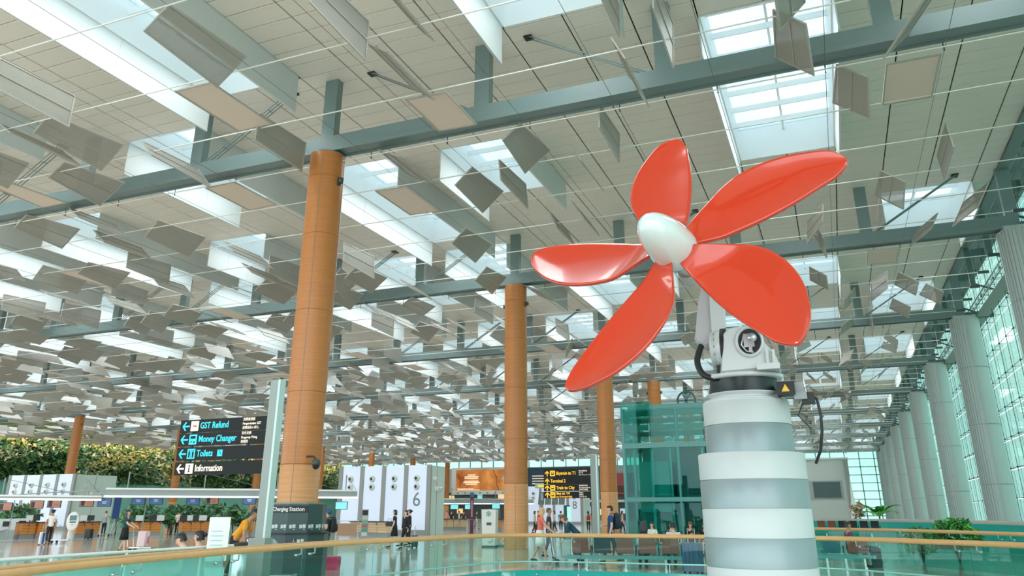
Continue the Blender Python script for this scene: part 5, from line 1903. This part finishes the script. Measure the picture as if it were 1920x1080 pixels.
for px, py, lab, top_, bot, hr, f_ in ((192, 1005, 'person in grey shirt standing at a wooden counter right of the kiosk', ('shirt', (156, 164, 168)), ('trousers', (40, 44, 48)), 'brown', 'away'),
                                       (330, 1003, 'person in a cream shirt and black trousers standing at the counter', ('shirt', (222, 212, 200)), ('trousers', (22, 22, 26)), 'black', 'away'),
                                       (316, 1002, 'clerk in white sitting behind the counter beside the person in cream', ('shirt', (240, 238, 236)), ('trousers', (40, 44, 48)), 'black', 'to'),
                                       (448, 1000, 'staff member in dark clothes behind the man in yellow', ('jacket', (40, 44, 50)), ('trousers', (30, 32, 36)), 'black', 'to'),
                                       (245, 1000, 'staff member in white behind the counter near the navy flag', ('shirt', (236, 236, 236)), ('trousers', (40, 44, 48)), 'black', 'l')):
    q = floor_at(px, py)
    person(lab, q, face(f_), 'stand', top_, bot, (hr, 'short'), 'light', 1.66 if 'sitting' not in lab else 1.3, arms=(('bent', 0), ('bent', 0)))
q = floor_at(205, 1006)
trolley('luggage trolley with bags beside the person in grey shirt', q, face('l'))
bag('dark rolling bag before the counter right of the kiosk', 'travel_bag', 'suitcase', floor_at(165, 1011), 0, .45, .3, .6, (34, 40, 46))
p = at(216, 970, 57)
t = thing('flag_banner', 'narrow navy vertical banner behind the woman in dark green', 'banner', (p.x, p.y, 0), atan2(-p.x, p.y))
MB().box(-.2, .2, -.03, .03, 1.2, 2.5).build('cloth', mat('banner_navy', (26, 60, 120), .6), t)
MB().tube([(0, 0, 0), (0, 0, 2.55)], .03, 8).build('pole', GREYP, t)
# seated pair and planter edge, second low rail at the left
def seat_at(px, py, d):
    p = at(px, py, d)
    return Vector((p.x, p.y, 0))
q = seat_at(363, 1000, 16.2)
person('seated man in blue shirt bent forward left of the notice board', q, face('l'), 'sit', ('shirt', (100, 128, 150)), ('trousers', (60, 66, 76)), ('black', 'short'), 'light', 1.66, bend=16, head_down=18, arms=(('lap', 0), ('lap', 0)))
q = seat_at(382, 999, 16.8)
person('seated woman with black hair in orange top right of the seated man in blue', q, face('l'), 'sit', ('shirt', (232, 150, 66)), ('trousers', (60, 66, 76)), ('black', 'bun'), 'light', 1.66, bend=6, arms=(('lap', 0), ('lap', 0)))
t = thing('sofa_bench', 'mauve bench with the seated pair behind the left balustrade', 'bench', seat_at(345, 1000, 16.5), face('l'))
MB().box(-.5, .5, -1.4, 1.2, .3, .46).build('seat', mat('mauve_fabric', (150, 112, 120), .7), t)
MB().box(-.4, .4, -1.3, 1.1, 0, .3).build('base', GREYP, t)
q = at(410, 1000, 14.2)
t = thing('notice_board', 'white notice board on an easel left of the man in yellow', 'notice board', (q.x, q.y, 0), atan2(-q.x, q.y))
MB().box(-.16, .16, -.02, .02, .86, 1.52).build('board', WHITE, t)
m = MB()
for k in range(5): m.box(-.11, .06 + .02 * (k % 2), -.024, -.02, 1.02 + .07 * k, 1.035 + .07 * k)
m.build('notice_lines', mat('notice_blue', (170, 200, 214), .5), t)
MB().box(-.18, .18, -.06, .3, .78, .83).build('desk_top', mat('desk_brown', (150, 92, 50), .4), t)
MB().box(-.15, .15, -.02, .25, 0, .78).build('stand', LGREY, t)
# left inner rail with the flower trough
pl = [at(-30, 1030, 11.5), at(100, 1026, 12.2), at(240, 1021, 13.2), at(380, 1015, 14.4), at(438, 1014, 15)]
t = thing('white_low_rail', 'thin white rail with a planting trough behind the left balustrade', 'railing', (0, 0, 0))
MB().tube([(p.x, p.y, 1.06) for p in pl], .022, 8).build('top_bar', WHITE, t)
for p in pl[1:]:
    MB().tube([(p.x, p.y, 0), (p.x, p.y, 1.06)], .02, 8).build('post', WHITE, t)
for a, c in zip(pl[:-1], pl[1:]):
    MB().add([(a.x, a.y, .35), (c.x, c.y, .35), (c.x, c.y, 1.04), (a.x, a.y, 1.04)], [(0, 1, 2, 3)]).build('glass_panel', GLASS, t)
m = MB()
for a, c in zip(pl[:-1], pl[1:]):
    d = (c - a).normalized(); n_ = Vector((d.y, -d.x, 0)) * .25
    m.add([(a.x + n_.x, a.y + n_.y, 0), (c.x + n_.x, c.y + n_.y, 0), (c.x + n_.x, c.y + n_.y, .42), (a.x + n_.x, a.y + n_.y, .42), (a.x, a.y, .42), (c.x, c.y, .42)], [(0, 1, 2, 3), (3, 2, 5, 4)])
m.build('trough', mat('trough_teal', (40, 88, 110), .4), t)
sp_ = []
for k in range(420):
    s = random.Random(k).random() * 3.99
    i = int(s); a, c = pl[i], pl[i + 1]
    p = a.lerp(c, s - i); d = (c - a).normalized()
    sp_.append((p.x + d.y * .12, p.y - d.x * .12, .48, .04))
o = leafy('trough_plants', sp_, .05, [LEAF[0], LEAF[3], LEAF[2]], t, 3, seed=2)
o['kind'] = 'stuff'
# man in yellow over his trolley
q = at(440, 1010, 21.5)
q = Vector((q.x, q.y, 0))
person('man in a yellow orange polo shirt leaning over a trolley, side view', q, face('r'), 'stand', ('shirt', (232, 160, 44)), ('trousers', (26, 30, 34)), ('black', 'short'), 'tan', 1.80, bend=36, head_down=10, arms=(('fwd', -.12), ('fwd', -.12)), sleeve=.6, step=.1)
q2 = q + R_ * .72 - F_ * .1
t = trolley('steel luggage trolley under the hands of the man in yellow', q2, face('r'))
t = thing('bundle', 'grey cloth bundle on the trolley of the man in yellow', 'bundle', q2 + V(0, 0, .80) + R_ * .1, face('r'))
MB().lathe([(0, .2), (.16, .17), (.24, .08), (.22, .02), (0, .0)], 14, sx=.9, sy=1.2).build('cloth', mat('cloth_grey', (176, 184, 186), .8), t)
q3 = q + R_ * .55 - F_ * 1.0
t = thing('litter_bin', 'tall round steel litter bin in front of the man in yellow', 'bin', q3)
MB().lathe([(0, .03), (.24, .03), (.25, .06), (.25, .80), (.23, .82)], 24).build('drum', CHROME, t)
MB().lathe([(.23, .80), (.25, .84), (.22, .92), (.1, .94), (.1, .86), (0, .86)], 24).build('lid', BLACK, t)
MB().lathe([(.24, 0), (.25, .03), (0, .03)], 24).build('base_ring', BLACK, t)
# right of the charging station
q = floor_at(608, 1062)
q = q + F_ * .0
person('person in blue cap and teal trousers with a dark backpack, right of the charging station', q, face('l'), 'stand', ('shirt', (40, 60, 64)), ('trousers', (30, 104, 118)), ('black', 'short'), 'light', 1.68, arms=(('bent', .05), ('bent', .05)))
t = thing('baseball_cap', 'blue cap of the person by the charging station', 'cap', q + V(0, 0, 1.575), face('l'))
MB().lathe([(.105, 0), (.105, .05), (.08, .10), (0, .125)], 16).build('crown', mat('cap_blue', (30, 92, 150), .6), t)
MB().prism([(-.08, .08), (.08, .08), (.06, .19), (-.06, .19)], .014).build('visor', mat('cap_blue', (30, 92, 150), .6), t)
backpack('black backpack of the person by the charging station', None, face('l'), (32, 38, 42), 1.05, q + V(0, 0, .98) + R_ * .19)
t = bag('bright pink travel bag on the floor right of the charging station', 'pink_bag', 'bag', floor_at(624, 1068), face('l'), .6, .34, .36, (232, 62, 112), False)
# middle distance
q = floor_at(738, 1027)
person('airline woman in dark uniform with scarf carrying a handbag, left of the pair', q, face('l'), 'stand', ('shirt', (24, 50, 54)), ('skirt', (22, 34, 40)), ('black', 'bob'), 'light', 1.68, arms=(('bent', 0), ('down', .2)), step=.22, sleeve=.5)
t = thing('handbag', 'black handbag on the arm of the airline woman', 'bag', q + V(0, 0, .95) - R_ * .24 - F_ * .12, face('l'))
MB().box(-.06, .06, -.16, .16, 0, .22).build('pouch', BLACK, t)
MB().tube([(0, -.1, .22), (0, -.06, .36), (0, .06, .36), (0, .1, .22)], .01, 6).build('strap', BLACK, t)
q = floor_at(759, 1029)
person('airline woman in black suit walking in front of number 6, right of the pair', q, face('tl'), 'stand', ('jacket', (26, 34, 40)), ('trousers', (24, 30, 36)), ('black', 'bob'), 'light', 1.66, arms=(('down', 0), ('down', 0)), step=.15)
q = floor_at(766, 1023)
person('person in dark suit half hidden behind the pair of airline women', q, face('l'), 'stand', ('jacket', (34, 40, 46)), ('trousers', (30, 34, 38)), ('black', 'bun'), 'light', 1.70, step=.1)
bag('dark teal cabin case pulled behind the airline pair', 'cabin_case', 'suitcase', floor_at(777, 1027), face('l'), .4, .28, .55, (28, 62, 68), True, .4)
q = floor_at(682, 1011)
t = thing('info_totem', 'slim grey and green standing totem before the pale counter', 'totem', q, atan2(-q.x, q.y))
MB().box(-.2, .2, -.05, .05, 0, 1.75).build('slab', mat('totem_grey', (150, 160, 156), .4), t)
MB().box(-.17, .17, -.056, -.05, 1.42, 1.7).build('header', BLACK, t)
for k, c in enumerate(((190, 198, 194), (120, 168, 150), (150, 110, 104), (90, 150, 132), (200, 204, 200))):
    MB().box(-.17, .17, -.056, -.05, 1.15 - .24 * k, 1.36 - .24 * k).build('notice', mat('notice_%d' % k, c, .5), t)
# barrier frames
for k, (px, py, lab) in enumerate(((650, 1009, 'steel barrier frame with a brown panel left of the totem'), (884, 1001, 'pale steel barrier before the purple banner'), (903, 999, 'pale steel barrier left of the recycling cabinet'))):
    q = floor_at(px, py)
    t = thing('barrier_frame', lab, 'barrier', q, atan2(-q.x, q.y))
    w = .7 if k == 0 else .35
    MB().tube([(-w, 0, 0), (-w, 0, 1.05), (w, 0, 1.05), (w, 0, 0)], .03, 8).build('frame', LGREY, t)
    if k == 0: MB().box(-w + .05, w - .1, -.02, .02, .15, .9).build('brown_panel', mat('panel_brown', (176, 142, 112), .5), t)
q = floor_at(884, 1000)
t = thing('purple_banner', 'narrow purple vertical banner stand left of the recycling cabinet', 'banner', q, atan2(-q.x, q.y))
MB().box(-.14, .14, -.03, .03, .02, 2.75).build('cloth', mat('banner_purple', (110, 46, 82), .6), t)
MB().box(-.16, .16, -.035, .035, 2.75, 3.1).build('top_block', mat('banner_blue', (40, 110, 160), .5), t)
m = MB()
for k in range(9): m.box(-.06, .06, -.036, -.03, 1.25 + .14 * k, 1.34 + .14 * k)
m.build('vertical_lettering_marks', mat('banner_text', (206, 180, 196), .5), t)
MB().box(-.25, .25, -.15, .15, 0, .03).build('base', DSTEEL, t)
q = floor_at(918, 1026)
t = thing('recycling_cabinet', 'tall pale recycling cabinet with green ring logo left of the middle column', 'cabinet', q, atan2(-q.x, q.y) - RAD(12))
CAB = mat('cabinet_pale', (218, 226, 220), .4)
m = MB()
m.add([(-.30, -.3, .08), (.32, -.3, .08), (.32, .35, .08), (-.30, .35, .08), (-.36, -.3, 1.72), (.36, -.3, 1.72), (.36, .35, 1.72), (-.36, .35, 1.72)], [(0, 3, 2, 1), (4, 5, 6, 7), (0, 1, 5, 4), (1, 2, 6, 5), (2, 3, 7, 6), (3, 0, 4, 7)])
m.build('housing', CAB, t)
MB().box(-.33, .33, -.28, .34, 0, .08).build('base', DSTEEL, t)
Mx = Matrix.Translation((.0, -.31, 1.52)) @ Matrix.Rotation(pi / 2, 4, 'X')
MB().lathe([(.075, 0), (.105, 0), (.105, .008), (.075, .008)], 20, M=Mx).lathe([(0, .008), (.035, .008), (.035, 0)], 12, M=Mx).build('green_ring', mat('logo_green', (40, 140, 96), .5), t)
MB().box(-.1, .14, -.312, -.30, 1.0, 1.12).build('slot_label', mat('label_grey', (70, 74, 92), .5), t)
q = floor_at(958, 1025)
t = thing('weighing_scale', 'baggage scale with a display on a pole before the middle column', 'scale', q, atan2(-q.x, q.y))
MB().box(-.9, .55, -.3, .3, 0, .09).build('platform', mat('scale_teal', (90, 140, 136), .4, .3), t)
MB().tube([(.0, .1, .09), (0, .1, 1.35)], .035, 8).build('pole', LGREY, t)
MB().box(-.13, .13, .03, .14, 1.32, 1.47).build('head', LGREY, t)
MB().box(-.09, .05, .024, .03, 1.37, 1.44).build('display', BLACK, t)
# people right of the middle column
q = floor_at(1013, 1056)
person('blond woman in coral top and white skirt pushing a trolley, side view', q, face('r'), 'stand', ('shirt', (232, 116, 100)), ('skirt', (232, 236, 236)), ('blond', 'bob'), 'light', 1.72, bend=6, arms=(('fwd', -.05), ('fwd', -.05)), step=.2, sleeve=.5)
q2 = floor_at(1048, 1056)
trolley('loaded luggage trolley before the blond woman in coral', q2, face('r'))
bag('pale grey case standing on the trolley of the blond woman', 'suitcase', 'suitcase', q2 + V(0, 0, .185) + R_ * .25, face('r'), .42, .3, .55, (196, 206, 206), False)
bag('dark case on the trolley of the blond woman', 'suitcase', 'suitcase', q2 + V(0, 0, .185) + R_ * .62, face('r'), .42, .26, .6, (40, 52, 58), False)
t = thing('bundle', 'blue and white bundle on top of the cases of the blond woman', 'bundle', q2 + V(0, 0, .76) + R_ * .25, face('r'))
MB().lathe([(0, .2), (.14, .17), (.2, .09), (.17, 0), (0, 0)], 12).build('cloth', mat('bundle_blue', (150, 180, 206), .7), t)
q = floor_at(1030, 1048)
person('person in dark clothes walking behind the blond woman in coral', q, face('r'), 'stand', ('shirt', (50, 56, 60)), ('trousers', (50, 58, 60)), ('brown', 'short'), 'tan', 1.72, step=.15)
q = floor_at(1085, 1060)
person('woman in a dark teal jacket bending down beside the benches', q, face('l'), 'stand', ('jacket', (22, 74, 92)), ('trousers', (30, 44, 48)), ('brown', 'bob'), 'light', 1.68, bend=42, head_down=22, arms=(('hang', 0), ('hang', 0)))
q = floor_at(1148, 1056)
person('man in navy polo with a dark backpack walking left behind the benches', q, face('l'), 'stand', ('shirt', (34, 76, 118)), ('trousers', (42, 60, 72)), ('black', 'short'), 'light', 1.78, arms=(('bent', 0), ('down', .1)), step=.25, sleeve=.55)
backpack('dark blue backpack on the man in navy polo', None, face('l'), (22, 44, 62), 1.15, q + V(0, 0, 1.05) + R_ * .2)
t = thing('pink_jacket', 'pink jacket lying on the seat behind the third bench back', 'jacket', Vector((0, 0, 0)), 0)
PINK = t
MB().lathe([(0, .34), (.1, .3), (.2, .12), (.22, 0), (0, 0)], 12).build('cloth', mat('cloth_pink', (226, 130, 160), .8), t)
# bench row and seated people
BENB = mat('bench_brown', (134, 82, 68), .45)
BENK = mat('bench_black', (24, 44, 50), .45)
BENT = mat('bench_teal', (44, 110, 122), .45)
def bench_row(label, a, c, n, cols, z=.42):
    """row of padded seats seen from behind; backs face the camera"""
    d = c - a
    L = d.length
    t = thing('seat_row', label, 'bench', a, atan2(d.y, d.x))
    MB().box(-.1, L + .1, .05, .22, .26, .36).build('beam', mat('bench_beam', (90, 150, 148), .35, .3), t)
    w = L / n
    for k in range(n):
        x = w * k + w * .12
        s = MB()
        s.add([(x, 0, z), (x + w * .74, 0, z), (x + w * .74, .46, z + .02), (x, .46, z + .02), (x, 0, z + .05), (x + w * .74, 0, z + .05), (x + w * .74, .46, z + .07), (x, .46, z + .07)],
              [(0, 3, 2, 1), (4, 5, 6, 7), (0, 1, 5, 4), (1, 2, 6, 5), (2, 3, 7, 6), (3, 0, 4, 7)])
        s.build('seat', cols[k], t)
        b_ = MB()
        v = []
        for zz, yy in ((z + .0, .0), (z + .02, -.03), (z + .25, -.07), (z + .43, -.12), (z + .45, -.11)):
            for xx in (x, x + w * .74):
                v += [(xx, yy, zz), (xx, yy + .035, zz)]
        f = []
        for q in range(4):
            o_ = q * 4
            f += [(o_, o_ + 2, o_ + 6, o_ + 4), (o_ + 1, o_ + 5, o_ + 7, o_ + 3), (o_, o_ + 4, o_ + 5, o_ + 1), (o_ + 2, o_ + 3, o_ + 7, o_ + 6)]
        f += [(0, 1, 3, 2), (16, 18, 19, 17)]
        b_.add(v, f)
        b_.build('backrest', cols[k], t)
        MB().tube([(x + w * .84, .02, .36), (x + w * .84, .02, .62), (x + w * .84, .40, .62), (x + w * .84, .40, .40)], .018, 6).build('armrest', BLACK, t)
    for x in (.15 * L, .5 * L, .85 * L):
        MB().box(x - .03, x + .03, .08, .2, 0, .26).box(x - .04, x + .04, -.1, .42, 0, .03).build('leg', CHROME, t)
    return t
a, c = floor_at(1069, 1065), floor_at(1282, 1068)
bench_row('row of five waiting seats with brown and black backs before the glass lift', a, c, 5, [BENB, BENK, BENB, BENB, BENB])
dB = (c - a).normalized(); nB = Vector((-dB.y, dB.x, 0))
a2, c2 = floor_at(1538, 1064), floor_at(1640, 1066)
bench_row('waiting seats right of the pylon, one teal and one brown back', a2, c2, 2, [BENT, BENB])
a3, c3 = floor_at(1200, 1040), floor_at(1330, 1041)
bench_row('second row of waiting seats before the lift, facing the camera', c3, a3, 3, [BENK, BENK, BENB])
a4, c4 = at(1530, 980, 46), at(1650, 980, 46)
bench_row('distant row of brown and dark seats behind the right balustrade', Vector((a4.x, a4.y, .3)), Vector((c4.x, c4.y, .3)), 6, [BENB, BENB, BENK, BENK, BENK, BENK])
def on_row(A, Cc, s, off=.2):
    d = (Cc - A); n_ = Vector((-d.y, d.x, 0)).normalized()
    return A + d * s + n_ * off
person('seated man in a pale shirt seen from behind on the rightmost seat', on_row(a, c, .93, .24), face('away'), 'sit', ('shirt', (206, 216, 218)), ('trousers', (50, 58, 66)), ('black', 'short'), 'light', 1.72, arms=(('lap', 0), ('lap', 0)))
person('seated person in white coat on the fourth seat seen from behind', on_row(a, c, .67, .24), face('away'), 'sit', ('jacket', (214, 220, 222)), ('trousers', (44, 50, 54)), ('black', 'bob'), 'light', 1.62, arms=(('lap', 0), ('lap', 0)))
backpack('black and white backpack held by the seated person in white', None, face('away'), (60, 62, 66), .8, on_row(a, c, .67, .12) + V(0, 0, .98))
PINK.location = on_row(a, c, .49, .24) + V(0, 0, .475)
person('seated boy with thick black hair in white and green shirt facing the camera', on_row(c3, a3, .80, .24), face('tl'), 'sit', ('shirt', (226, 232, 224)), ('trousers', (52, 66, 76)), ('black', 'bob'), 'light', 1.6, arms=(('lap', 0), ('lap', 0)), sleeve=.7)
person('seated woman with curly dark hair in grey right of the seated boy', on_row(c3, a3, .52, .24), face('tl'), 'sit', ('jacket', (92, 96, 98)), ('trousers', (40, 44, 48)), ('black', 'bob'), 'light', 1.58, arms=(('lap', 0), ('lap', 0)))
person('seated woman in black with long brown hair looking at a phone', on_row(c3, a3, .25, .24), face('to'), 'sit', ('jacket', (28, 30, 34)), ('trousers', (30, 34, 38)), ('brown', 'long'), 'light', 1.62, head_down=22, arms=(('phone', 0), ('phone', 0)))
person('seated boy in black T-shirt and shorts beside the pylon', on_row(c3, a3, .04, .24), face('tl'), 'sit', ('shirt', (28, 32, 36)), ('shorts', (52, 60, 62)), ('black', 'short'), 'light', 1.58, head_down=20, arms=(('lap', 0), ('lap', 0)), sleeve=.6)
pp = on_row(c3, a3, .25, .24)
t = thing('phone', 'dark phone in the hands of the seated woman in black', 'phone', pp + V(0, 0, .83) - F_ * .30, face('to'))
MB().box(-.035, .035, -.006, .006, -.06, .07).build('case', BLACK, t)
MB().box(-.03, .03, -.008, -.006, -.05, .06).build('screen', SCR[2], t)
t = bag('large blue suitcase with pulled up handle left of the pylon', 'suitcase', 'suitcase', floor_at(1301, 1076), face('tl') , .52, .34, .80, (16, 84, 120), True, .36)
person('man in mauve shirt and pale shorts sitting sideways right of the pylon', on_row(a2, c2, .62, .25), face('r'), 'sit', ('shirt', (92, 66, 84)), ('shorts', (196, 190, 172)), ('black', 'short'), 'tan', 1.72, arms=(('lap', .05), ('phone', -.05)), sleeve=.5)
bag('dark backpack case beside the brown seat right of the pylon', 'travel_bag', 'bag', floor_at(1646, 1064), 0, .3, .25, .6, (26, 58, 66), False)
# info stand and far travellers
q = floor_at(1017, 1004)
t = thing('ticket_stand', 'grey slatted information stand under the amber direction sign', 'stand', q, atan2(-q.x, q.y))
MB().box(-.1, .1, -.1, .1, 0, 2.9).build('post', GREYP, t)
for k in range(4):
    x = -.3 + .5 * k
    m = MB().add([(x, -.2, 2.1), (x + .45, -.2, 2.1), (x + .52, .1, 3.0), (x + .1, .1, 3.0)], [(0, 1, 2, 3), (3, 2, 1, 0)])
    m.build('slat', mat('slat_grey', (140, 148, 146), .5), t)
MB().box(-.5, .6, -.1, .1, 3.25, 3.6).build('small_sign', mat('small_sign_grey', (150, 190, 186), .4), t)
MB().box(-.3, .5, -.12, -.1, 3.33, 3.5).build('small_sign_strip', AMBER, t)
farp = [(1003, 1001, (196, 186, 150), 'r', 'far traveller in a beige coat left of the ticket stand'), (1010, 1000, (196, 48, 44), 'l', 'far traveller in red left of the ticket stand'), (1040, 998, (206, 210, 212), 'l', 'far traveller in white near the green kiosk'),
        (1052, 997, (60, 150, 160), 'away', 'far traveller in teal behind the woman in coral'), (1104, 998, (222, 216, 212), 'away', 'far traveller in white with a red backpack under number 8'), (1123, 996, (60, 62, 66), 'l', 'far dark figure beside the third column'),
        (1168, 1000, (176, 168, 160), 'r', 'far traveller in beige between the third column and the lift'), (837, 991, (226, 150, 160), 'to', 'tiny far traveller in pink right of number 6'), (846, 990, (36, 40, 44), 'to', 'tiny far traveller in black right of number 6'),
        (860, 991, (232, 232, 232), 'l', 'tiny far traveller in white left of the purple banner'), (869, 990, (52, 60, 66), 'to', 'tiny far traveller in grey left of the purple banner'), (893, 992, (60, 56, 60), 'r', 'tiny far traveller in dark clothes right of the purple banner')]
for k, (px, py, col, f_, lab) in enumerate(farp):
    q = floor_at(px, py)
    person(lab, q, face(f_), 'stand', ('shirt', col), ('trousers', (44, 48, 54)), ('black', 'short' if k % 2 else 'bob'), 'light', 1.66, step=.15)
    if 'red backpack' in lab:
        backpack('red backpack of the far traveller in white', None, face(f_), (170, 50, 46), 1.0, q + V(0, 0, .95) - F_ * .2)
q = floor_at(1008, 999)
bag('magenta rolling case beside the far traveller in red', 'suitcase', 'suitcase', q, 0, .45, .3, .62, (140, 40, 100))
q = floor_at(1064, 1001)
t = thing('green_kiosk', 'slim dark green standing kiosk with a lit face behind the bending woman', 'kiosk', q, atan2(-q.x, q.y))
MB().box(-.25, .25, -.2, .2, 0, 2.1).build('housing', mat('kiosk_green', (30, 84, 80), .4), t)
MB().box(.0, .32, -.26, -.2, .9, 2.0).build('lit_face', glow('kiosk_face', (170, 226, 220), .4), t)

# ------------------------------------------------------------------ lettering becomes plain mesh
dg = bpy.context.evaluated_depsgraph_get()
for o in [x for x in COL.objects if x.type == 'FONT']:
    me = bpy.data.meshes.new_from_object(o.evaluated_get(dg))
    n_ = o.name
    par, mw, cu = o.parent, o.matrix_basis.copy(), o.data
    bpy.data.objects.remove(o, do_unlink=True)
    q = link(n_, me, par)
    q.matrix_basis = mw
